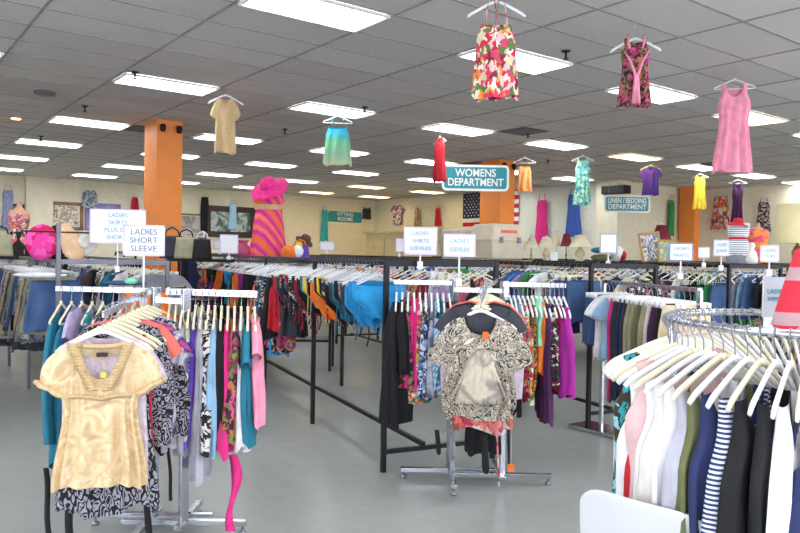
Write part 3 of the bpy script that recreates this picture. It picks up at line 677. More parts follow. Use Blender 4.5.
# --- left display
C2 = atz(168, 529, 0); z2 = 1.345
la, lb = at(56, 289, 4.2), at(150, 290, 4.15); ra, rb = at(167, 293, 4.1), at(258, 296, 4.0)
fa, fb = at(150, 290, 4.1), at(103, 316, 3.42)
for v in (la, lb, ra, rb): v.z = z2
fa.z = 1.345; fb.z = 1.27
t, p1, p2 = fourway(C2, 0, z2, [(la, lb), (ra, rb), (fa, fb), (at(168, 290, 4.2), at(185, 288, 4.6))], 'chrome four way display rack in the left foreground', .1)
MB().bar(Vector((ra.x-C2.x, ra.y-C2.y, z2)), Vector((rb.x-C2.x, rb.y-C2.y, z2)), .03, .035).build('arm', M_chrome, t, False)
row(ra, rb, [('tank_top', 'black', (1, 1, 1.2)), ('tee_shirt', 'lavender print', (1.0, 1, 1.15)), ('tee_shirt', 'silver', (.9, 1, 1.2)), ('tank_top', 'purple floral', (1, 1, 1.15), dict(tag='cyan')), ('tank_top', 'purple', (.9, 1, 1.1)), ('dress', 'silver', (1, 1, .93)), ('dress', 'zebra', (.95, 1, .8)),
             ('tank_top', 'skyblue', (1, 1, 1.2), dict(tag='orange')), ('tank_top', 'black', (1, 1, 1.15)), ('tank_top', 'hotpink', (1, 1, 1.2)), ('tee_shirt', 'brown floral', (.85, 1, 1.1)), ('tank_top', 'white', (1, 1, 1.15)), ('tee_shirt', 'teal', (.9, 1, 1.1)), ('tee_shirt', 'pink', (.85, 1, .95))],
    PI/2-.43, 'on left display right arm, %s from left', 'tops on the right arm of the left display', z2, 'cream', 'slim')
# long hot pink sash
a = at(234, 445, 4.0); mb = MB(); vs = []
for k in range(9):
    c = at(233+4*math.sin(k*.7)-0, 455+k*9.5, 3.98); ww = .022*(1+.4*math.sin(k*.9))
    vs += [c-cam_right()*ww, c-cam_fwd()*.012, c+cam_right()*ww, c+cam_fwd()*.012]
mb.add(vs, [(4*k+j, 4*k+(j+1) % 4, 4*k+4+(j+1) % 4, 4*k+4+j) for k in range(8) for j in range(4)])
o = mb.build('sash', fab('hotpink')); obset(o, 'long hot pink sash hanging almost to the floor from the left display', 'sash')
row(la, lb, [('long_sleeve_top', 'teal', (.9, 1, 1.1)), ('tee_shirt', 'teal', (.9, 1, 1.35)), ('tee_shirt', 'lavender', (1, 1, .8)), ('tank_top', 'turquoise', (.9, 1, .9)), ('long_sleeve_top', 'leopard', (.9, 1, .95)), ('tank_top', 'black', (.9, 1, 1)), ('tank_top', 'skyblue', (.9, 1, .9)), ('tank_top', 'red', (.9, 1, .9)), ('tee_shirt', 'black', (.9, 1, .8))],
    PI/2-.5, 'on left display left arm, %s from left', 'tops on the left arm of the left display', z2, 'cream')
row(fa, fb, [('tank_top', 'charcoal', (1.1, 1, 1)), ('tee_shirt', 'orange', (1, 1, 1)), ('tee_shirt', 'silver', (1.0, 1, 1)), ('long_sleeve_top', 'leopard', (1.05, 1, .98)), ('tee_shirt', 'pink plaid', (1, 1, 1)), ('tee_shirt', 'coral', (.88, 1, .9)), ('long_sleeve_top', 'leopard', (.92, 1, .95)), ('tank_top', 'red', (1.0, 1, 1.1)), ('skirt', 'leopard', (.9, 1, 1.55)), ('tee_shirt', 'lavender print', (.9, 1, 1.12))],
    -YAW+.25, 'on left display front arm, %s from back', 'tops on the front arm of the left display', lambda t: lerp(1.345, 1.285, t), 'cream', 'wide')
# black dangling trouser legs / sashes below the left display
for i, (x, y0, y1, w, d) in enumerate([(46, 468, 545, .03, 3.75), (68, 488, 560, .04, 3.6), (146, 460, 560, .035, 3.7), (76, 485, 512, .06, 3.65), (168, 440, 500, .02, 4.0)]):
    mb = MB(); vs = []
    for k in range(9):
        c = at(x+k*.4, y0+(y1-y0)*k/8, d)+cam_fwd()*.01*math.sin(k*.9+i); ww = w/2
        vs += [c-cam_right()*ww, c-cam_fwd()*.008, c+cam_right()*ww, c+cam_fwd()*.008]
    mb.add(vs, [(4*k+j, 4*k+(j+1) % 4, 4*k+4+(j+1) % 4, 4*k+4+j) for k in range(8) for j in range(4)]+[(0, 3, 2, 1), (32, 33, 34, 35)])
    o = mb.build('sash', fab('red' if i == 3 else 'black')); obset(o, ['black sash hanging under the teal top', 'black sash hanging under the left hem of the cream blouse', 'black sash hanging under the right hem of the cream blouse', 'red ruffled hem under the leopard top', 'thin black tie beside the chrome post'][i], 'sash', 'dark sash ends on the left display')
# leopard hem below the cream blouse comes from the leopard tops; now the cream satin blouse itself
q = fb.copy(); rz = -YAW+.3
h = bpy.data.objects.new('clothes_hanger', HB['wide', 'white']); COL.objects.link(h); h.location = q; h.rotation_euler = (0, 0, rz); h.scale = (.9, 1, .9)
obset(h, 'white moulded hanger holding the cream satin blouse', 'hanger'); o = bpy.data.objects.new('hook', HK); COL.objects.link(o); o.parent = h
mb, p = garment_mb('blouse', 8, 96, 44, L=.70, sh=.145, nw=.095, fd=.17, bd=.035, nf=15, am=.015, th=.055, prof=[(0, .148), (.18, .155), (.36, .165), (.42, .155), (1, .205)])
g = mb.build('satin_blouse', fab('cream satin'), None, True, q-cam_fwd(-.3)*.035, rz); obset(g, 'cream satin blouse with puff sleeves and ruffled neckline in the left foreground', 'blouse')
for s in (-1, 1):
    mb = MB(); sleeve_mb(mb, s, dict(sleeve=('short', .18), sh=.145), 30, 14, .32, 5); o = mb.build('sleeve', fab('cream satin'), g)
    mb = MB(); pts = []
    for k in range(41):
        a = 2*PI*k/40; nx = Vector((s*math.sin(1.05), 0, math.cos(1.05))); c = Vector((s*.186, 0, -.352))
        pts.append(c+nx*(.094*math.cos(a)+.006*math.sin(9*a))+Vector((s*.008*math.sin(7*a), .036*math.sin(a), 0)))
    mb.tube(pts, .012, 6, False); mb.build('ruffle', fab('tan knit'), o)
def ruffle(parent, path, w, name='ruffle', amp=.011, turns=1.0):
    vs = []; n = len(path)
    for i, (c, nrm) in enumerate(path):
        f = amp*math.sin(i*2.1*turns)
        vs += [Vector(c)+Vector((0, -.004, 0)), Vector(c)+Vector(nrm)*w*.5+Vector((0, -.012+f*.7, 0)), Vector(c)+Vector(nrm)*w+Vector((0, -.008+f, 0))]
    fs = [(3*i+j, 3*i+j+1, 3*i+4+j, 3*i+3+j) for i in range(n-1) for j in range(2)]
    o = MB().add(vs, fs).build(name, fab('tan knit'), parent); m_ = o.modifiers.new('thick', 'SOLIDIFY'); m_.thickness = .003
for s in (-1, 1):
    pth = []
    for i in range(46):
        t_ = i/45; x = s*lerp(.098, .006, t_**1.25); z = -.125-.215*t_
        pth.append(((x, -.046-.02*t_, z), (s*.9, 0, .12)))
    ruffle(g, pth, .052, 'ruffle', .016)
    pth = [((s*lerp(.0, .135, i/30), -.072+.012*(i/30), -.385+.03*math.sin(i/30*1.5)-.02*(i/30)), (0, 0, 1)) for i in range(31)]
    ruffle(g, pth, .022, 'smocked_band', .006)
MB().tube([(.1*math.cos(a), -.046+.06*math.sin(a), -.128-.02*math.sin(a)) for a in [PI*i/16 for i in range(17)]], .012, 6).build('collar', fab('tan knit'), g)
MB().box((0, .012, -.185), (.05, .003, .02)).build('label_patch', fab('charcoal'), g, False); MB().box((.012, -.052, -.27), (.025, .003, .025)).build('yellow_tag', fab('yellow'), g, False)
# ------------------------------------------------------------------ round rack at right
RCc = at(818, 325, 2.42); RCc.z = 0; rr_ = .465; zr = 1.372
t = thing('round_rack', 'chrome round clothes rack in the right foreground', 'clothes rack', (RCc.x, RCc.y, 0))
def ring(r, z, rad, n=64): return MB().tube([(r*math.cos(2*PI*k/n), r*math.sin(2*PI*k/n), z) for k in range(n+1)], rad, 10, False)
ring(rr_, zr, .0135).build('hanging_ring', M_chrome, t); 
for k in range(4):
    a = PI/4+k*PI/2; e = Vector((math.cos(a), math.sin(a), 0))
    MB().tube([e*rr_+Vector((0, 0, zr-.012)), e*(rr_-.03)+Vector((0, 0, .8)), e*(rr_-.06)+Vector((0, 0, .03))], .012, 8).build('leg', M_chrome, t)
    MB().bar(Vector((0, 0, .12)), e*(rr_-.05)+Vector((0, 0, .12)), .02, .02).build('brace', M_chrome, t, False)
MB().tube([(0, 0, .1), (0, 0, 1.25)], .016, 10).build('centre_pole', M_chrome, t)
toCam = math.atan2(-RCc.y, -RCc.x)
# start behind-left, go round the camera side to the right
items = ['white', 'teal marbled', 'red', 'white', 'white', 'olive', 'navy striped', 'black', 'navy', 'white', 'black', 'lime', 'dark floral', 'blush', 'mauve', 'skyblue', 'black', 'black and cream', 'dark floral', 'lavender print', 'plum', 'teal', 'black', 'pink', 'navy', 'white', 'brown floral', 'grey', 'charcoal', 'white', 'cream', 'green floral', 'black', 'blue floral', 'white', 'offwhite', 'lavender print', 'cream']
items = [c for c in items for _ in (0, 1)]
for i in range(1, len(items), 2): items[i] = ['white', 'offwhite', 'black', 'white', 'silver', 'white', 'blush', 'navy'][(i//2*3) % 8]
nI = len(items); camL = toCam-PI*.44
for i, c in enumerate(items):
    a = camL+i*2*PI/nI
    q = RCc+Vector((math.cos(a)*rr_, math.sin(a)*rr_, zr))
    k = 'dress' if c in ('teal marbled', 'lime', 'dark floral', 'blush', 'mauve') else ('tank_top' if i % 4 else 'camisole')
    if c in ('white', 'skyblue', 'navy striped'): k = 'tank_top'
    sc = (1, 1.15, 1.35 if k != 'dress' else .95)
    hang(k, c, q, a, 'on the round rack, %s from its back' % ordw(i), 'tops on the round rack', 'cream' if i % 3 == 1 else 'white', 'wide', sc)
# sign holder and red striped shirt on the round rack
def text(parent, s, size, loc, mat, name='lettering', ext=.002, sx=1, bold=0):
    cu = bpy.data.curves.new('text', 'FONT'); cu.body = s; cu.size = size; cu.align_x = 'CENTER'; cu.align_y = 'CENTER'; cu.extrude = ext; cu.offset = bold
    o = bpy.data.objects.new('text', cu); COL.objects.link(o); bpy.context.view_layer.update()
    me = bpy.data.meshes.new_from_object(o.evaluated_get(bpy.context.evaluated_depsgraph_get())); bpy.data.objects.remove(o)
    me.materials.clear(); me.materials.append(mat)
    o = bpy.data.objects.new(name, me); COL.objects.link(o); o.parent = parent; o.location = loc; o.rotation_euler = (PI/2, 0, 0); o.scale = (sx, 1, 1); return o
def sign(px, py, d, wpx, hpx, lines, label, stem, ink=None, border='d6cce6', rz=None, size=None, clampz=None, tilt=0):
    w, h = wpx*d/FPX, hpx*d/FPX; c = at(px, py, d)
    A = YAW+math.atan((px-400)/FPX)*.5
    t = thing('rack_sign', label, 'sign', (c.x, c.y, c.z-h/2-stem), -A if rz is None else rz, 'white signs on the racks')
    cz = stem+h/2
    f = MB()
    for s in (-1, 1): f.box((s*w/2, 0, cz), (.012, .014, h+.012)); f.box((0, 0, cz+s*h/2), (w+.012, .014, .012))
    f.build('frame', plain('frame_'+border, border, .5), t, False)
    MB().box((0, 0, cz), (w, .008, h)).build('board', M_paper, t, False)
    MB().tube([(0, 0, 0), (0, 0, stem)], .006, 8).build('stem', M_white, t); MB().box((0, 0, .02), (.04, .03, .05)).build('clamp', M_white, t, False)
    n = len(lines); sz = size or h/(n+.6)
    for i, s in enumerate(lines):
        sx = min(1, w*.86/(len(s)*sz*.62)) if s else 1
        if s: text(t, s, sz, (0, -.007, cz+h/2-(i+.75)*h/(n+.5)), ink or M_ink, sx=sx, ext=.001)
    return t
sign(118, 226.5, 6.7, 52, 33, ['LADIES', 'SKIRTS', 'PLUS SIZE', 'SHORTS'], 'wide white two part sign on the left rack, left of the short sleeve sign', .26, size=.055)
s_ = sign(144, 240.5, 4.35, 38, 29, ['LADIES', 'SHORT', 'SLEEVE'], 'white sign reading ladies short sleeve above the left display', .3, M_ink2, size=.05)
sign(420.5, 241, 5.3, 32, 26, ['LADIES', 'SHIRTS', 'SLEEVELESS'], 'white sign left of centre above the black rack post', .1, size=.04)
sign(459.5, 245.5, 5.0, 30, 21, ['LADIES', 'SLEEVELESS'], 'lavender edged white sign above the centre display', .2, size=.042)
sign(608.5, 243.5, 6.8, 16, 19, [], 'small blank white sign with grey frame right of the lamps', .12, border='a8aab4')
sign(681, 252, 6.0, 22, 17, ['LADIES', 'PANTS'], 'white sign in a dark topped frame left of the striped mannequin', .15, size=.04, border='8c86a8')
sign(704, 252.5, 8.0, 10, 10, ['SALE'][:0], 'tiny white sign right of the dark topped sign', .1)
sign(721.5, 248, 7.0, 14, 15, ['LADIES', 'JEANS'][:2], 'tilted square white sign just left of the striped mannequin', .14, size=.045)
sign(769.5, 253.5, 6.0, 16, 15, ['LADIES', 'TOPS'], 'white sign right of the striped mannequin', .12, size=.038)
sign(229, 244, 9.4, 17, 18, ['', ''], 'plain white card standing behind the pink vase', .08)
sign(220, 245, 9.6, 12, 8, [], 'low white card left of the pink vase', .06)
sign(327, 246, 12.5, 14, 8, [], 'small white card right of the brown hat', .06)
sign(242, 251, 9, 5, 4, [], 'tiny white label beside the pink vase', .04) if False else None
sign(399.5, 245, 12, 7, 13, [], 'narrow white card before the beige fitting room wall', .08)
# big sign on the round rack
sg = at(776, 297, 2.75); t = thing('sign_holder', 'clear sign holder with teal lettering standing on the round rack', 'sign', (sg.x, sg.y, sg.z-.075-.04), -YAW-.25)
MB().box((0, 0, .115), (.088, .004, .152)).build('board', plain('acrylic_grey', 'b9bec4', .25, 0, .02), t, False)
f = MB()
for s in (-1, 1): f.box((s*.045, 0, .115), (.004, .008, .156))
f.build('frame', M_clear, t, False); MB().box((0, 0, .02), (.09, .03, .04)).build('base', M_chrome, t, False)
text(t, 'LADIES', .024, (0, -.004, .135), M_teal, ext=.0008, sx=.85); text(t, 'SLEEVELESS', .02, (0, -.004, .108), M_teal, ext=.0008, sx=.6)
# red and grey striped knit top standing on a stand at the right edge
rs = at(826, 236, 2.3)
t = thing('display_stand', 'slim chrome stand holding the red striped top', 'display stand', (rs.x, rs.y, 0)); MB().tube([(0, 0, .02), (0, 0, rs.z-.08)], .01, 8).build('pole', M_chrome, t)
MB().lathe([(.13, 0), (.13, .012), (.02, .025)], 20).build('base', M_chrome, t)
mb, p = garment_mb('tee_shirt', 2, 48, 24, L=.29, sh=.09, nw=.05, fd=.03, bd=.01, th=.07, nf=3, am=.004, sl=.5, prof=[(0, .085), (1, .15)])
o = mb.build('striped_top', fab('red striped'), None, True, rs+Vector((0, 0, .02+.075)), -YAW-.3); obset(o, 'red knit top with grey stripes displayed at the right edge', 'top')
# ------------------------------------------------------------------ white chair, bottom right
cc = at(648, 520, 2.25); t = thing('plastic_chair', 'white moulded plastic chair at the bottom right', 'chair', (cc.x, cc.y, 0), -YAW-.8)
W2 = .215
def shell(name, fn, nu, nv, th):
    vs = [fn(i/nu, j/nv) for i in range(nu+1) for j in range(nv+1)]
    o = MB().add(vs, [(i*(nv+1)+j, (i+1)*(nv+1)+j, (i+1)*(nv+1)+j+1, i*(nv+1)+j+1) for i in range(nu) for j in range(nv)]).build(name, plain('chair_plastic', 'd9d9dc', .4, 0, .01), t)
    s_ = o.modifiers.new('thick', 'SOLIDIFY'); s_.thickness = th; o.modifiers.new('smooth', 'SUBSURF').levels = 1; return o
def backf(u, v):
    x = (u*2-1); w = W2*(1-.1*(v**3)); e = abs(x)**6
    return Vector((x*w*1.15, .035*(x*x)-.09*v+.02, .46+.385*v-.05*e*v))
def seatf(u, v):
    x = (u*2-1); return Vector((x*.225, .0+.44*v, .46-.02*(1-x*x)*math.sin(PI*v)-.02*v**6))
shell('backrest', backf, 14, 12, .012); shell('seat', seatf, 14, 12, .012)
for sx in (-1, 1):
    for y in (.03, .4): MB().tube([(sx*.19, y, .455), (sx*.215, y+(.02 if y > .2 else -.03), 0)], .014, 8).build('leg', M_chrome, t)
# ------------------------------------------------------------------ garments hung from the ceiling
def ceil_hang(px, py, kind, col, L, w, label, drop=0.03, rz=None, hcol='white', hk='slim', cat=None, seed=1, straps=True):
    c = atz(px, py, CEIL); p = c-Vector((0, 0, drop)); rz = -YAW-math.atan((px-400)/FPX)*.6 if rz is None else rz
    h = bpy.data.objects.new('clothes_hanger', HB[hk, hcol]); COL.objects.link(h); h.location = p; h.rotation_euler = (0, 0, rz)
    obset(h, '%s ceiling hanger holding the %s' % (hcol, label), 'hanger', 'hangers under the ceiling'); o = bpy.data.objects.new('hook', HK); COL.objects.link(o); o.parent = h
    MB().tube([(0, 0, .01), (0, 0, drop)], .002, 4).build('cord', M_string, h)
    kp = K[kind]; bw = max(v for _, v in kp['prof'])*2
    me, sl, _ = gmesh(kind, seed); g = bpy.data.objects.new(kind, me); COL.objects.link(g); g.location = p; g.rotation_euler = (0, 0, rz)
    g.scale = (w/bw, 1.3, L/kp['L']); g.material_slots[0].link = 'OBJECT'; g.material_slots[0].material = fab(col)
    if kp.get('z0'): g.location.z = p.z+(g.scale.z-1)*-kp['z0']*.9
    elif g.scale.z > 1: g.location.z = p.z+(g.scale.z-1)*.12
    obset(g, label+' hanging from the ceiling', cat or kind.replace('_', ' ').split()[-1], 'clothes hung from the ceiling')
    for s in sl: o = bpy.data.objects.new('sleeve', s); COL.objects.link(o); o.parent = g; o.material_slots[0].link = 'OBJECT'; o.material_slots[0].material = fab(col)
    return g, h
g, h = ceil_hang(497, -22, 'camisole', 'red floral', .56, .34, 'red floral ruffled halter top', .09, hk='wide', cat='top')
MB().tube([(-.01, -.04, -.26), (0, -.045, -.2), (.02, 0, -.08), (0, 0, 0), (-.02, 0, -.08), (.0, -.045, -.2), (.01, -.04, -.26)], .004, 5).build('halter_tie', fab('brown floral'), g)
g, h = ceil_hang(636, 22, 'dress', 'brown floral', .62, .32, 'pink and brown floral dress with pink straps', .06, hk='wide')
for s in (-1, 1):
    MB().tube([(s*.11, -.02, -.09), (s*.105, -.04, -.2), (s*.085, -.045, -.29)], .016, 6, True, .4).build('strap', fab('pink'), g)
    MB().tube([(s*.17, -.07, -.33), (s*.08, -.09, -.5), (s*.01, -.1, -.7), (s*.03, -.1, -1.08)], [.01, .016, .022, .03], 6, True, .35).build('sash', fab('pink'), g)
ceil_hang(735, 69, 'dress', 'pink', 1.0, .44, 'long pale pink sleeveless dress with tiered skirt')
ceil_hang(226, 86, 'tee_shirt', 'tan knit', .72, .27, 'tan crochet knit top', hk='wide')
ceil_hang(338, 108, 'camisole', 'sea band', .54, .4, 'turquoise and green banded camisole')
ceil_hang(440, 130, 'dress', 'red', .76, .36, 'bright red sleeveless dress', rz=-YAW-1.1)
ceil_hang(525, 147, 'camisole', 'apricot', .48, .29, 'peach orange camisole', .12)
ceil_hang(583, 150, 'dress', 'green floral', .95, .38, 'mint green floral dress')
ceil_hang(651, 160, 'tee_shirt', 'violet', .62, .34, 'deep purple short sleeved top', hcol='cream')
ceil_hang(700, 169, 'dress', 'yellow', .82, .36, 'bright yellow sleeveless dress', rz=-YAW-.9, hcol='cream')
ceil_hang(738, 175, 'dress', 'plum', 1.2, .32, 'dark plum long dress')
# garments pinned on the walls
def wall_hang(px, py, wall, kind, col, hpx, wpx, label, cat=None, seed=0, z=None):
    p = atY(px, py, Y1-.1) if wall == 'far' else (atX(px, py, XS-.1) if wall == 'east' else (atY(px, py, YS-.12) if wall == 'step' else atX(px, py, X1-.12)))
    d = (p-Vector((0, 0, EYE))).dot(Fw); rz = 0 if wall in ('far', 'step') else -PI/2
    kp = K[kind]; me, sl, _ = gmesh(kind, seed); bw = max(v for _, v in kp['prof'])*2
    cosv = abs(Rt.x) if rz == 0 else abs(Rt.y); w = wpx*d/FPX/cosv*.95; L = hpx*d/FPX
    h = bpy.data.objects.new('clothes_hanger', HB['slim', 'white']); COL.objects.link(h); h.location = p+Vector((0, 0, .1)); h.rotation_euler = (0, 0, rz)
    obset(h, 'white hanger with '+label, 'hanger', 'hangers on the walls'); o = bpy.data.objects.new('hook', HK); COL.objects.link(o); o.parent = h
    g = bpy.data.objects.new(kind, me); COL.objects.link(g); g.rotation_euler = (0, 0, rz); g.scale = (w/bw, 1, L/kp['L'])
    g.location = p-Vector((0, 0, kp.get('z0', -.095)*g.scale.z))
    g.material_slots[0].link = 'OBJECT'; g.material_slots[0].material = fab(col); obset(g, label, cat or kind.replace('_', ' ').split()[-1], 'clothes displayed on the walls')
    for s in sl: o = bpy.data.objects.new('sleeve', s); COL.objects.link(o); o.parent = g; o.material_slots[0].link = 'OBJECT'; o.material_slots[0].material = fab(col)
wall_hang(8, 190, 'far', 'strap_dress', 'lilac print', 40, 12, 'blue and pink print strap dress on the wall at far left')
wall_hang(90, 189, 'far', 'long_sleeve_top', 'grey marbled', 19, 10, 'grey marbled top on the wall above the purple poster')
wall_hang(135, 197, 'far', 'skirt', 'red', 14, 7, 'red skirt on the wall left of the orange column')
wall_hang(205, 197, 'far', 'trousers', 'black', 34, 7, 'black trousers on the wall left of the flower painting', 'trousers')
wall_hang(233, 203, 'far', 'strap_dress', 'blue striped', 26, 9, 'small yellow and blue outfit hung over the flower painting')
wall_hang(325, 210, 'far', 'strap_dress', 'turquoise', 31, 8, 'long turquoise dress left of the fitting rooms sign')
wall_hang(367, 206, 'far', 'tank_top', 'charcoal', 13, 9, 'black vest right of the fitting rooms sign')
wall_hang(397, 204, 'east', 'tee_shirt', 'pink plaid', 20, 10, 'pink and lilac blouse on the wall above the fitting room partition')
wall_hang(417, 208, 'east', 'strap_dress', 'bright floral', 18, 6, 'narrow yellow print dress on the wall beside the pink blouse')
wall_hang(438, 208, 'east', 'strap_dress', 'red', 18, 7, 'bright red strap dress on the wall left of the flag')
wall_hang(542, 200, 'east', 'strap_dress', 'hotpink', 43, 12, 'long magenta pink gown on the pale wall above the lamps')
wall_hang(574, 194, 'east', 'strap_dress', 'blue', 42, 14, 'royal blue long gown on the pale wall behind the lamps')
wall_hang(672, 200, 'step', 'strap_dress', 'green', 36, 10, 'emerald green strap dress left of the distant orange column')
wall_hang(721, 196, 'right', 'skirt', 'red floral', 33, 13, 'red floral skirt on the wall right of the distant orange column')
wall_hang(764, 202, 'right', 'strap_dress', 'dark floral', 30, 11, 'dark floral strap dress on the wall above the mannequins')
# ------------------------------------------------------------------ hanging department signs
def dsign(c, w, h, lines, label, rz, size, wires=True):
    t = thing('hanging_sign' if wires else 'wall_sign', label, 'sign', c, rz)
    def rrect(w, h, r, y0, y1):
        pts = []
        for cx, cz, a0 in ((w/2-r, h/2-r, 0), (-w/2+r, h/2-r, PI/2), (-w/2+r, -h/2+r, PI), (w/2-r, -h/2+r, 1.5*PI)):
            for k in range(6): a = a0+PI/2*k/5; pts.append((cx+r*math.cos(a), cz+r*math.sin(a)))
        n = len(pts); vs = [(x, y0, z) for x, z in pts]+[(x, y1, z) for x, z in pts]
        return MB().add(vs, [tuple(range(n)), tuple(range(n, 2*n))[::-1]]+[(k, n+k, n+(k+1) % n, (k+1) % n) for k in range(n)])
    rrect(w, h, h*.18, -.015, .015).build('border', M_signw, t, False)
    rrect(w*.93, h*.82, h*.1, -.02, .02).build('face', M_teal, t, False)
    for i, s in enumerate(lines):
        o = text(t, s, size, (0, -.0225, (.5-(i+.5)/len(lines))*h*.72), M_signw, ext=.002, bold=.003*size/.2); wd = o.dimensions.x
        bpy.context.view_layer.update(); me = o.data; ex = max(v.co.x for v in me.vertices)-min(v.co.x for v in me.vertices)
        tgt = w*(.84 if len(s) > 6 else .62) if len(lines) > 1 else w*.8
        if ex > tgt or len(s) > 9: o.scale.x = tgt/ex*.98
    if wires:
        for s in (-1, 1): MB().tube([(s*w*.4, 0, h/2), (s*w*.4, 0, CEIL-c.z)], .003, 4).build('wire', M_wire, t)
c = at(475.5, 178, 13.2); dsign(c, 67*13.2/FPX, 26*13.2/FPX, ['WOMENS', 'DEPARTMENT'], 'teal hanging sign reading womens department', -YAW, .19)
c = atX(627, 204, 15.2); d_ = (c-Vector((0, 0, EYE))).dot(Fw); dsign(c, 46*d_/FPX, 17*d_/FPX, ['LINEN / BEDDING', 'DEPARTMENT'], 'teal hanging sign reading linen and bedding department', -YAW, .17)
c = atY(345, 217, Y1-.05); d_ = (c-Vector((0, 0, EYE))).dot(Fw); dsign(c, 34*d_/FPX/math.cos(YAW), 13*d_/FPX, ['FITTING', 'ROOMS'], 'teal wall sign reading fitting rooms', 0, .2, False)
c = atX(616, 190, XS-.2); o = bevel(MB().box((0, 0, 0), (.3, .75, .22)).build('wall_speaker', M_black, None, False, c), .02); obset(o, 'black box speaker on the wall above the linen sign', 'speaker')
# ------------------------------------------------------------------ flag
ya, yb = atX(463, 200, XS-.05).y, atX(519, 200, XS-.05).y; zt = atX(463, 191, XS-.05).z; zb_ = zt-1.75
t = thing('flag', 'large american flag hung on the wall behind the second orange column', 'flag', (XS-.04, ya, zt), -PI/2)
Lf = abs(ya-yb); Hf = zt-zb_
fr_, fw_ = MB(), MB()
def wavy(mb, x0, x1, z0, z1, off=0):
    n = max(2, int((x1-x0)/.1)); vs = []
    for i in range(n+1):
        x = x0+(x1-x0)*i/n; y = .02*math.sin(x*7)-off; vs += [(x, y, z0), (x, y, z1)]
    mb.add(vs, [(2*i, 2*i+2, 2*i+3, 2*i+1) for i in range(n)])
for k in range(13): wavy(fr_ if k % 2 == 0 else fw_, 0, Lf, -Hf*(k+1)/13, -Hf*k/13)
fr_.build('red_stripes', fab('red'), t); fw_.build('white_stripes', fab('white'), t)
cb = MB(); cw = Lf*.4; wavy(cb, 0, cw, -Hf*7/13, 0, .006); cb.build('canton', fab('navy'), t)
st = MB()
for i in range(9):
    for j in range(6 if i % 2 == 0 else 5):
        cx = cw*(1+2*j+(0 if i % 2 == 0 else 1))/12; cz = -Hf*7/13*(i+1)/10; y = .02*math.sin(cx*7)-.012
        vs = [(cx, y, cz)]+[(cx+(.038 if k % 2 == 0 else .015)*math.sin(k*PI/5), y, cz+(.038 if k % 2 == 0 else .015)*math.cos(k*PI/5)) for k in range(10)]
        st.add(vs, [(0, k+1, (k+1) % 10+1) for k in range(10)])
st.build('stars', fab('white'), t, False)
# ------------------------------------------------------------------ pictures
def picture(px, py, wall, wpx, hpx, label, frame, art, bw=.05, kids=None):
    p = atY(px, py, Y1-.04) if wall == 'far' else wall
    d = (p-Vector((0, 0, EYE))).dot(Fw); w, h = wpx*d/FPX/math.cos(YAW), hpx*d/FPX
    t = thing('framed_picture', label, 'picture', p, 0, 'framed pictures')
    f = MB()
    for s in (-1, 1): f.box((s*(w-bw)/2, 0, 0), (bw, .05, h)); f.box((0, 0, s*(h-bw)/2), (w-2*bw, .05, bw))
    bevel(f.build('frame', frame, t, False), .008); MB().box((0, .01, 0), (w-2*bw, .01, h-2*bw)).build('mount', M_paper if kids else art, t, False)
    if kids: MB().box((0, 0, 0), (w*kids, .012, h*kids)).build('artwork', art, t, False)
picture(66, 216, 'far', 26, 28, 'brown framed pale botanical picture behind the beige hats', M_wood, printed('art_botanical', ['e4dcc8', 'b79a84', 'efe8d8', '9c7c70'], 2.5, 'marble'), .1, .72)
picture(18, 212, 'far', 9, 16, 'small picture behind the mannequin at far left', M_darkwood, printed('art_b', ['d8ccb0', '8a8468', 'e8e0c8'], 3, 'tie'), .06)
picture(103, 217, 'far', 27, 27, 'purple poster behind the wide white sign', plain('poster_purple', '8a7cb0', .6), plain('poster_lilac', '9a8cc0', .5, 0, .2, 2), .03)
picture(187, 226, 'far', 33, 25, 'pale landscape picture right of the orange column', M_wood, printed('art_landscape', ['b8a8a4', 'cfc4c0', '8e8c80', 'd8c8cc', '9c9488'], 1.5, 'tie'), .06, .8)
picture(231, 222, 'far', 43, 31, 'large dark framed painting of white flowers', M_darkwood, printed('art_flowers', ['50605c', '74847c', 'c8d4d0', '5c6c68', '48544c'], 2.2, 'tie'), .2)
# ------------------------------------------------------------------ fitting room partition, storage bins
pa = atX(366, 240, 15.6); pb = atX(456, 240, 15.6)
t = thing('fitting_room_partition', 'beige panelled fitting room partition left of the storage bins', 'partition', (15.6, pb.y, 0)); Ln = pa.y-pb.y
M_beige = plain('beige_panel', 'd6c8a6', .6, 0, .02)
MB().box((.05, Ln/2, 1.19), (.1, Ln, 2.38)).build('wall_panel', M_beige, t, False); MB().box((0, Ln/2, 2.36), (.2, Ln+.1, .08)).build('top_rail', M_beige, t, False)
for k in range(4):
    y = Ln*(k+.5)/4; dr = bevel(MB().box((-.02, y, 1.05), (.04, Ln/4-.12, 2.1)).build('door', M_beige, t, False), .01)
    for s in (-1, 1): bevel(MB().box((-.05, y+s*(Ln/16-.01), 1.5), (.02, Ln/8-.16, .9)).build('panel', M_beige, dr, False), .008)
def tote(px, py, d, w, h, dp, label, mat, txt):
    c = at(px, py, d); t = thing('storage_bin', label, 'storage bin', (c.x, c.y, c.z), -YAW+.5, 'beige plastic storage bins')
    bevel(MB().frustum((0, 0, 0), (w*.88, dp*.88), (w*.98, dp), h*.55).build('body', mat, t, False), .02)
    bevel(MB().box((0, 0, h*.56), (w*1.04, dp*1.04, .05)).build('rim', mat, t, False), .01)
    bevel(MB().frustum((0, 0, h*.57), (w*.98, dp), (w*.86, dp*.86), h*.43).build('lid', mat, t, False), .03)
    for s in (-1, 1): MB().box((s*w*.25, -dp*.53, h*.54), (.06, .02, .09)).build('latch', M_grey, t, False)
    MB().box((.0, -dp*.485, h*.78), (w*.45, .01, h*.08)).build('sticker', fab('coral') if txt else M_grey, t, False)
M_bin = plain('beige_plastic', 'dcd0b8', .5, 0, .02)
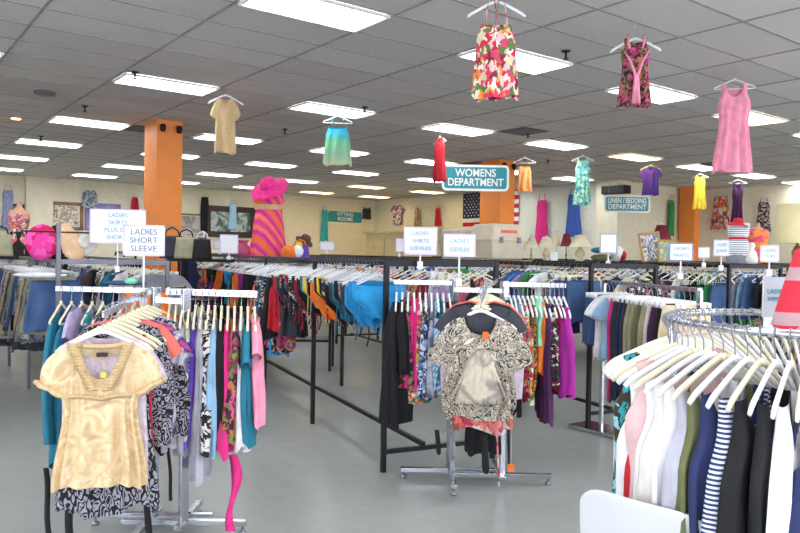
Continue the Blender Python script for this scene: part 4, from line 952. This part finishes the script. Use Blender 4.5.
tote(497, 259, 11.4, .66, .54, .62, 'large beige lidded storage bin in front of the second orange column', M_bin, True)
tote(463, 259, 12.4, .62, .5, .6, 'grey beige storage bin left of the large beige bin', plain('grey_bin', 'bdb4a4', .5), False)
def shelf(pxa, pxb, y, d, depth, label, mat, name='display_shelf'):
    a, b_ = at(pxa, y, d), at(pxb, y, d); L = (b_-a).length; c = (a+b_)/2; zt_ = (a.z+b_.z)/2
    t = thing(name, label, 'shelf', (c.x, c.y, 0), -YAW)
    bevel(MB().box((0, 0, zt_-.02), (L, depth, .04)).build('top', mat, t, False), .004)
    for sx in (-1, 1):
        for sy in (-1, 1): MB().box((sx*(L/2-.03), sy*(depth/2-.03), (zt_-.04)/2), (.035, .035, zt_-.04)).build('leg', M_black, t, False)
    for z in (.4, .9): MB().box((0, 0, z), (L-.08, depth-.04, .03)).build('shelf_board', mat, t, False)
    return zt_
zs1 = shelf(172, 335, 259.5, 9.9, .5, 'long dark shelf top carrying the vase and the pink dress mannequin', M_black)
zs2 = shelf(436, 600, 260, 11.9, .7, 'pale shelf top carrying the lamps and storage bins', plain('shelf_pale', 'c4c0b2', .6))
zs3 = shelf(640, 800, 263, 9.5, .5, 'dark shelf top carrying the striped mannequin', M_black)
zs4 = shelf(-30, 60, 256, 9.0, .5, 'dark shelf top at far left below the mannequin', M_black)
def on(px, d, z): p = at(px, 258, d); return Vector((p.x, p.y, z))
# ------------------------------------------------------------------ table lamps
def lamp(px, d, h, sw, shade_m, base_m, label, style=0, z=None, tw=.55):
    z = zs2 if z is None else z; t = thing('table_lamp', label, 'lamp', on(px, d, z), 0, 'table lamps on the pale shelf')
    hb = h*.55; w = sw/2
    if style == 0: MB().lathe([(w*.35, 0), (w*.4, .02), (w*.22, .05), (w*.42, hb*.4), (w*.45, hb*.6), (w*.2, hb*.85), (w*.1, hb)], 20).build('base', base_m, t)
    else: MB().lathe([(w*.4, 0), (w*.4, .02), (w*.1, .04), (w*.08, hb*.3), (w*.16, hb*.4), (w*.07, hb*.5), (w*.07, hb)], 16).build('base', base_m, t)
    MB().tube([(0, 0, hb), (0, 0, h*.96)], .008, 6).build('stem', M_wire, t)
    n = 28; vs = []
    for r_, zz in ((w, hb*.98), (w*tw*1.08, lerp(hb, h, .62)), (w*tw*.85, h), (w*tw*.83, h), (w*.97, hb*.985)):
        vs += [(r_*math.cos(2*PI*k/n), r_*math.sin(2*PI*k/n), zz) for k in range(n)]
    MB().add(vs, [(i*n+k, i*n+(k+1) % n, (i+1)*n+(k+1) % n, (i+1)*n+k) for i in range(4) for k in range(n)]).build('lamp_shade', shade_m, t)
    MB().ball((0, 0, h+.012), .014, 8, 6).build('finial', base_m, t)
M_brass = plain('brass', 'a88a4c', .35, .8); M_maroon = plain('maroon_shade', '7c2834', .8); M_cer = plain('cream_ceramic', 'ddd2ac', .3)
lamp(520, 11.9, .32, .2, M_lampshade, M_darkwood, 'small cream lamp with dark base, leftmost on the lamp shelf', 1)
lamp(531, 11.75, .38, .24, M_lampshade, M_brass, 'cream lamp with brass base, second from left on the shelf', 1)
lamp(546, 11.8, .38, .28, M_lampshade, M_cer, 'cream lamp with round cream ceramic base under the magenta gown')
lamp(556, 12.05, .46, .14, M_lampshade, M_brass, 'tall narrow tan lamp behind the ceramic lamp', 1)
lamp(566, 11.9, .44, .2, M_maroon, M_darkwood, 'maroon shaded lamp with dark base under the blue gown', 1)
lamp(580, 11.8, .42, .38, M_lampshade, M_cer, 'widest cream lamp with big ceramic base at the right', 0)
lamp(661, 11, .55, .32, M_maroon, M_signw, 'maroon lamp with slim white stem left of the distant orange column', 1, zs3+.0)
o = MB().box((0, 0, .07), (.12, .01, .14)).build('card', M_paper, None, False, on(554, 11.6, zs2), -YAW); obset(o, 'little white price card standing among the lamps', 'card')
for i, (px, c_, w, h_) in enumerate([(601, 'olive', .34, .12), (600, 'teal', .3, .1), (617, 'white', .22, .26), (621, 'red', .16, .2)]):
    z = zs2+(.13 if i == 1 else 0); q = on(px, 11.7, z); o = MB().ball((0, 0, h_/2), (w/2, .14, h_/2), 16, 8).build('cushion', fab(c_), None, True, q, -YAW); obset(o, ['olive folded cushion right of the lamps', 'dark teal cushion stacked right of the lamps', 'white cushion behind the blank sign', 'red cushion edge behind the blank sign'][i], 'cushion')
# big cream shade lamp at the right edge
t = thing('floor_lamp', 'tall lamp with a large cream drum shade at the right edge', 'lamp', on(797, 6.8, 0))
MB().lathe([(.16, 0), (.16, .03), (.02, .06)], 24).build('base', M_brass, t); MB().tube([(0, 0, .05), (0, 0, 1.75)], .012, 8).build('pole', M_brass, t); MB().lathe([(.01, 1.55), (.04, 1.6), (.05, 1.66), (.02, 1.72)], 16).build('socket', M_brass, t)
n = 40; vs = []
for r_, zz in ((.21, 1.74), (.185, 2.1), (.182, 2.1), (.207, 1.74)): vs += [(r_*math.cos(2*PI*k/n), r_*math.sin(2*PI*k/n), zz) for k in range(n)]
MB().add(vs, [(i*n+k, i*n+(k+1) % n, (i+1)*n+(k+1) % n, (i+1)*n+k) for i in range(3) for k in range(n)]).build('lamp_shade', plain('drum_shade', 'dccf9e', .8, 0, .03, 5, .1), t)
# leaning framed pictures at the right
for i, (px, w, h_, tl, c_) in enumerate([(653, .28, .42, .18, ['e8dfc8', '6c7ca8', 'ece4d0', '8890a8']), (668, .26, .3, .1, ['c8d0b0', '98b09c', 'dcd8bc'])]):
    t = thing('leaning_picture', ['gilt framed picture leaning left of the maroon lamp', 'small green picture leaning right of the maroon lamp'][i], 'picture', on(px, 10.6-.2*i, zs3), -YAW); t.rotation_euler = (-tl, -.12*(1-i), -YAW)
    f = MB()
    for s in (-1, 1): f.box((s*w/2, 0, h_/2), (.03, .02, h_+.03)); f.box((0, 0, h_/2+s*h_/2), (w, .02, .03))
    f.build('frame', M_brass, t, False); MB().box((0, .004, h_/2), (w, .01, h_)).build('artwork', printed('art_lean%d' % i, c_, 5, 'marble'), t, False)
# ------------------------------------------------------------------ mannequins
M_skin = plain('mannequin_cream', 'e6d6b8', .45, 0, .02); M_skint = plain('mannequin_tan', 'c79a78', .5)
def loft(prof, n=36, folds=0, amp=0, ph=0, y0=0):
    mb = MB(); rows = []
    z_top, z_bot = prof[0][0], prof[-1][0]
    for z, a, b_ in prof:
        v = (z_top-z)/max(1e-6, z_top-z_bot); rows.append([((a*(1+amp*v*math.sin(folds*2*PI*k/n+ph+v)))*math.cos(2*PI*k/n), b_*(1+amp*v*math.sin(folds*2*PI*k/n+ph+v))*math.sin(2*PI*k/n)+y0, z) for k in range(n)])
    tube_rows(rows, mb); return mb
def refine(pr, m=5):
    out = []
    for p, q in zip(pr, pr[1:]):
        for i in range(m): t_ = i/m; t_ = t_*t_*(3-2*t_) if False else t_; out.append(tuple(lerp(a, b_, t_) for a, b_ in zip(p, q)))
    return out+[pr[-1]]
torso = refine([(.98, .045, .045), (.9, .05, .05), (.86, .1, .06), (.82, .175, .075), (.76, .185, .09), (.64, .16, .11), (.5, .13, .085), (.36, .17, .11), (.2, .18, .12), (.1, .16, .11)])
def mannequin(pos, rz, label, mat, s=1, stand=.1):
    t = thing('mannequin', label, 'mannequin', pos, rz); t.scale = (s, s, s)
    mb = loft(torso); n = 36; mb.add([(0, 0, .985)], []); mb.f.append(tuple(range(n))); mb.mi.append(0)
    mb.build('torso', mat, t)
    MB().tube([(0, 0, 0), (0, 0, .14)], .02, 8).build('stand', M_chrome, t); MB().lathe([(.13, 0), (.13, .015), (.03, .02)], 20).build('base', M_chrome, t)
    return t
# big pink-orange gown with wide hat
q = on(268, 9.75, zs1); z0 = q.z; sc = (at(0, 180, 9.75).z-at(0, 258, 9.75).z)/.98
mannequin(q, -YAW, 'cream mannequin torso wearing the pink and orange sunset gown', M_skin, .88)
gp = refine([(.95, .12, .08), (.9, .19, .11), (.8, .21, .135), (.72, .18, .12), (.66, .172, .115), (.5, .195, .135), (.25, .22, .17), (0.012, .27, .21)], 6)
o = loft(gp, 72, 11, .06).build('gown', fab('sunset'), None, True, q, -YAW)
obset(o, 'pink magenta and orange sunset gown on the mannequin above the racks', 'dress')
loft(refine([(.735, .196, .132), (.72, .193, .13), (.67, .187, .127)]), 40).build('waistband', fab('tan'), o)
for s in (-1, 1): MB().tube([(s*.15, -.05, .9), (s*.1, -.06, .99), (s*.04, 0, 1.05)], .012, 6, True, .4).build('strap', fab('pink'), o)
hat_p = [(.0, .13), (.05, .13), (.1, .11), (.12, .08), (.125, .03), (.13, 0), (.24, -.03), (.3, -.055), (.3, -.06), (.23, -.035), (.12, -.005)]
def hat(pos, rot, s, mat, label, brim=1, band=None):
    mb = MB(); n = 40; rows = []
    for r_, z in hat_p:
        rr2 = r_ if r_ < .14 else .13+(r_-.13)*brim
        rows.append([(rr2*math.cos(2*PI*k/n), rr2*1.0*math.sin(2*PI*k/n), z+(0 if r_ < .14 else .012*math.sin(3*2*PI*k/n))) for k in range(n)])
    tube_rows(rows, mb); o = mb.build('hat', mat, None, True, pos); o.rotation_euler = rot; o.scale = (s, s, s); obset(o, label, 'hat')
    b = MB().lathe([(.123, .0), (.127, .005), (.127, .03), (.121, .035)], 32).build('hat_band', band or mat, o); return o
hq = at(268.5, 186, 9.55); hat(hq, (.62, -.3, -YAW), .86, fab('hotpink'), 'wide brimmed hot pink hat tilted on the sunset gown mannequin', 1, fab('magenta'))
# striped mannequin + red hat, orange-pink mannequin
q = on(738, 9.3, zs3); mannequin(q, -YAW-.2, 'white torso mannequin in the grey striped top', M_skin, .58)
o = loft(refine([(.84, .15, .07), (.8, .19, .09), (.64, .18, .12), (.5, .15, .1), (.36, .19, .125), (.16, .2, .13)]), 40, 5, .03).build('striped_top', fab('white striped'), None, True, q, -YAW-.2); o.scale = (.72, .7, .62); obset(o, 'white and grey striped sleeveless top with red belt on a mannequin', 'top')
loft(refine([(.54, .162, .11), (.49, .162, .11)]), 32).build('belt', fab('red'), o)
loft(refine([(.18, .2, .132), (.0, .2, .132)]), 32).build('denim_hem', fab('grey'), o)
hat(at(738, 223, 9.25), (.1, .1, -YAW), .5, fab('red'), 'red brimmed hat on the striped mannequin', .75)
q = on(757, 9.5, zs3); mannequin(q, -YAW-.2, 'tan mannequin torso in the orange and pink wrap top', M_skint, .54)
P_('orange wrap', ['f0781c', 'e02878', 'f5a02c', 'd81e8c'], 5, 'tie')
o = loft(refine([(.8, .16, .08), (.74, .2, .1), (.6, .2, .13), (.48, .17, .12), (.2, .2, .14), (0.02, .2, .14)]), 40, 6, .04).build('wrap_top', fab('orange wrap'), None, True, q, -YAW-.2); o.scale = (.68, .65, .56); obset(o, 'orange and pink wrap top on the mannequin right of the stripes', 'top')
q = on(19, 8.9, zs4); mannequin(q, -YAW+.2, 'tan mannequin torso at far left in a pink halter', M_skint, .66)
o = loft(refine([(.8, .12, .08), (.74, .19, .1), (.6, .17, .12), (.5, .14, .1), (.3, .18, .13), (.02, .2, .14)]), 40, 6, .04).build('halter_top', fab('coral floral'), None, True, q, -YAW+.2); o.scale = (.66, .66, .66); obset(o, 'pink and coral halter top on the far left mannequin', 'top')
loft(refine([(.45, .15, .11), (.2, .19, .14), (.0, .2, .15)]), 32).build('black_skirt', fab('black'), o)
# vase, bags, hats on shelf tops
o = MB().lathe([(.09, 0), (.12, .03), (.15, .12), (.15, .18), (.09, .27), (.07, .3), (.1, .34), (.12, .36), (.1, .355), (.06, .3)], 28).build('vase', plain('pink_glass', 'c8527c', .2, 0, .05), None, True, on(243, 9.7, zs1)); o.scale = (.72, .72, .72); obset(o, 'deep pink vase beside the sunset gown', 'vase')
def bag(px, d, z, w, h_, c_, label, hd='black', pat=None):
    t = thing('handbag', label, 'handbag', on(px, d, z), -YAW, 'handbags on the shelf tops')
    mb = MB(); rows = []
    for i in range(9):
        v = i/8; k_ = 1-.18*v; rows.append([(w/2*k_*math.copysign(abs(math.cos(a))**.6, math.cos(a)), .07*(1.1-v*.6)*math.sin(a), h_*v) for a in [2*PI*k/24 for k in range(24)]])
    tube_rows(rows, mb); mb.f.append(tuple(range(24))[::-1]); mb.mi.append(0); mb.f.append(tuple(range(8*24, 9*24))); mb.mi.append(0); mb.build('body', fab(c_), t)
    MB().tube([(-w*.3, 0, h_*.95), (-w*.22, 0, h_*1.25), (0, 0, h_*1.38), (w*.22, 0, h_*1.25), (w*.3, 0, h_*.95)], .01, 6).build('handle', fab(hd), t)
bag(186, 9.6, zs1, .32, .28, 'khaki', 'khaki and black handbag right of the orange column')
bag(202, 9.5, zs1, .26, .26, 'black', 'black handbag with white edge next to the khaki handbag', 'white')
bag(1, 8.8, zs4, .3, .26, 'khaki', 'khaki handbag at the far left edge beside the mannequin')
bag(172, 9.8, zs1, .34, .3, 'charcoal', 'dark handbag at the foot of the left orange column')
bag(300, 9.5, zs1, .26, .2, 'purple', 'purple and yellow patterned bag at the hem of the sunset gown', 'orange')
o = MB().ball((0, 0, .1), (.13, .1, .1), 16, 8).build('plush_toy', fab('orange'), None, True, on(290, 9.4, zs1)); obset(o, 'small orange and white plush at the hem of the sunset gown', 'plush toy')
MB().ball((.08, -.05, .12), (.08, .07, .08), 14, 8).build('white_patch', fab('white'), o); MB().ball((.12, -.02, .2), (.05, .04, .05), 12, 6).build('head', fab('yellow'), o)
t = thing('hat_stand', 'slim black stand under the brown hat', 'stand', on(305, 9.9, zs1)); MB().tube([(0, 0, .01), (0, 0, .3)], .012, 8).build('pole', M_black, t); MB().lathe([(.09, 0), (.09, .01), (.02, .02)], 16).build('base', M_black, t)
hat(on(305, 9.9, zs1+.28), (.6, .2, 0), .55, fab('brown'), 'dark brown hat on a stand right of the sunset gown', .6)
# hats and scarves hung on the post of the left rack
p0 = Vector((1.52, 7.1, 0)); 
t = thing('hat_post', 'tall black post carrying the flowered hat and beige hats', 'stand', p0+Vector((-.02, -.06, 0))); MB().box((0, 0, .9), (.035, .035, 1.8)).build('post', M_grey, t, False); MB().bar((-.3, 0, 1.72), (.3, 0, 1.72), .015, .015).build('peg_bar', M_black, t, False)
o = MB().ball((0, 0, 0), (.16, .05, .17), 24, 12).build('flowered_hat', fab('pink roses'), None, True, at(42, 242, 6.85), -YAW); obset(o, 'hot pink bathing hat covered in roses hung on the left post', 'hat'); o.modifiers.new('s', 'SUBSURF').levels = 1
o = MB().tube([(0, 0, .17), (.02, 0, .05), (.0, 0, -.12), (.03, 0, -.2)], [.05, .08, .07, .03], 12, True, .4).build('black_cap', fab('black'), None, True, at(57, 243, 6.95), -YAW); obset(o, 'black cloth cap hung between the rose hat and post', 'hat')
hat(at(84, 242, 6.75), (1.35, .2, -YAW+.4), .5, fab('offwhite'), 'off white brimmed hat hung right of the left post', .6, fab('tan'))
o = MB().tube([at(64, 224, 6.7), at(70, 238, 6.7), at(74, 250, 6.7), at(78, 262, 6.7)], [.03, .09, .1, .05], 14, True, .35).build('beige_scarf', fab('peach')); obset(o, 'beige peach scarf draped over the left post', 'scarf')
# white items laid along the left rack top, green cloth, orange cloth
for i, (px, py, d, c_, sx, sz, lab) in enumerate([(40, 275, 6.6, 'white', .5, .05, 'long white clip hanger bundle on the near end of the left rack'), (125, 283, 6.9, 'denim', .42, .05, 'folded denim under the cross bar of the left rack')]):
    o = MB().ball((0, 0, 0), (sx/2, .08, sz/2), 20, 8).build('folded_cloth', fab(c_), None, True, at(px, py, d), -YAW); obset(o, lab, 'cloth')
q = at(147, 301, 4.45); mb, p = garment_mb('skirt', 4, 40, 14, L=.13, sh=.13, nw=.13, prof=[(0, .12), (.5, .13), (1, .14)]); o = mb.build('orange_skirt', fab('orange'), None, True, q+Vector((0, 0, .19)), -YAW+.2); obset(o, 'bright orange folded garment behind the left display posts', 'skirt')
q = at(131, 281, 6.6); o = MB().ball((0, 0, 0), (.06, .04, .03), 12, 6).build('green_cloth', fab('mint'), None, True, q); obset(o, 'small bright green cloth on the left rack', 'cloth')
# round mirror-like cards? (pale sewing figure) -> small white bust beside the striped mannequin
o = MB().lathe([(.06, 0), (.07, .05), (.05, .14), (.02, .18), (.035, .22), (.02, .26)], 18).build('white_figurine', M_signw, None, True, on(752, 8.9, zs3)); obset(o, 'white figurine standing between the two right mannequins', 'figurine')
SH.build('distant_hangers', 'mass of hangers on the distant racks', 'hangers'); SG.build('distant_clothes', 'mass of mixed clothes on the distant racks', 'clothes')
# ------------------------------------------------------------------ light and view
w = bpy.data.worlds.new('world'); scn.world = w; w.use_nodes = True
bg = w.node_tree.nodes['Background']; bg.inputs[0].default_value = srgb('e6eeff'); bg.inputs[1].default_value = 6
scn.view_settings.view_transform = 'Standard'; scn.view_settings.look = 'None'; scn.view_settings.gamma = 1; scn.view_settings.exposure = .18; scn.view_settings.use_curve_mapping = False
print('garments', CNT)
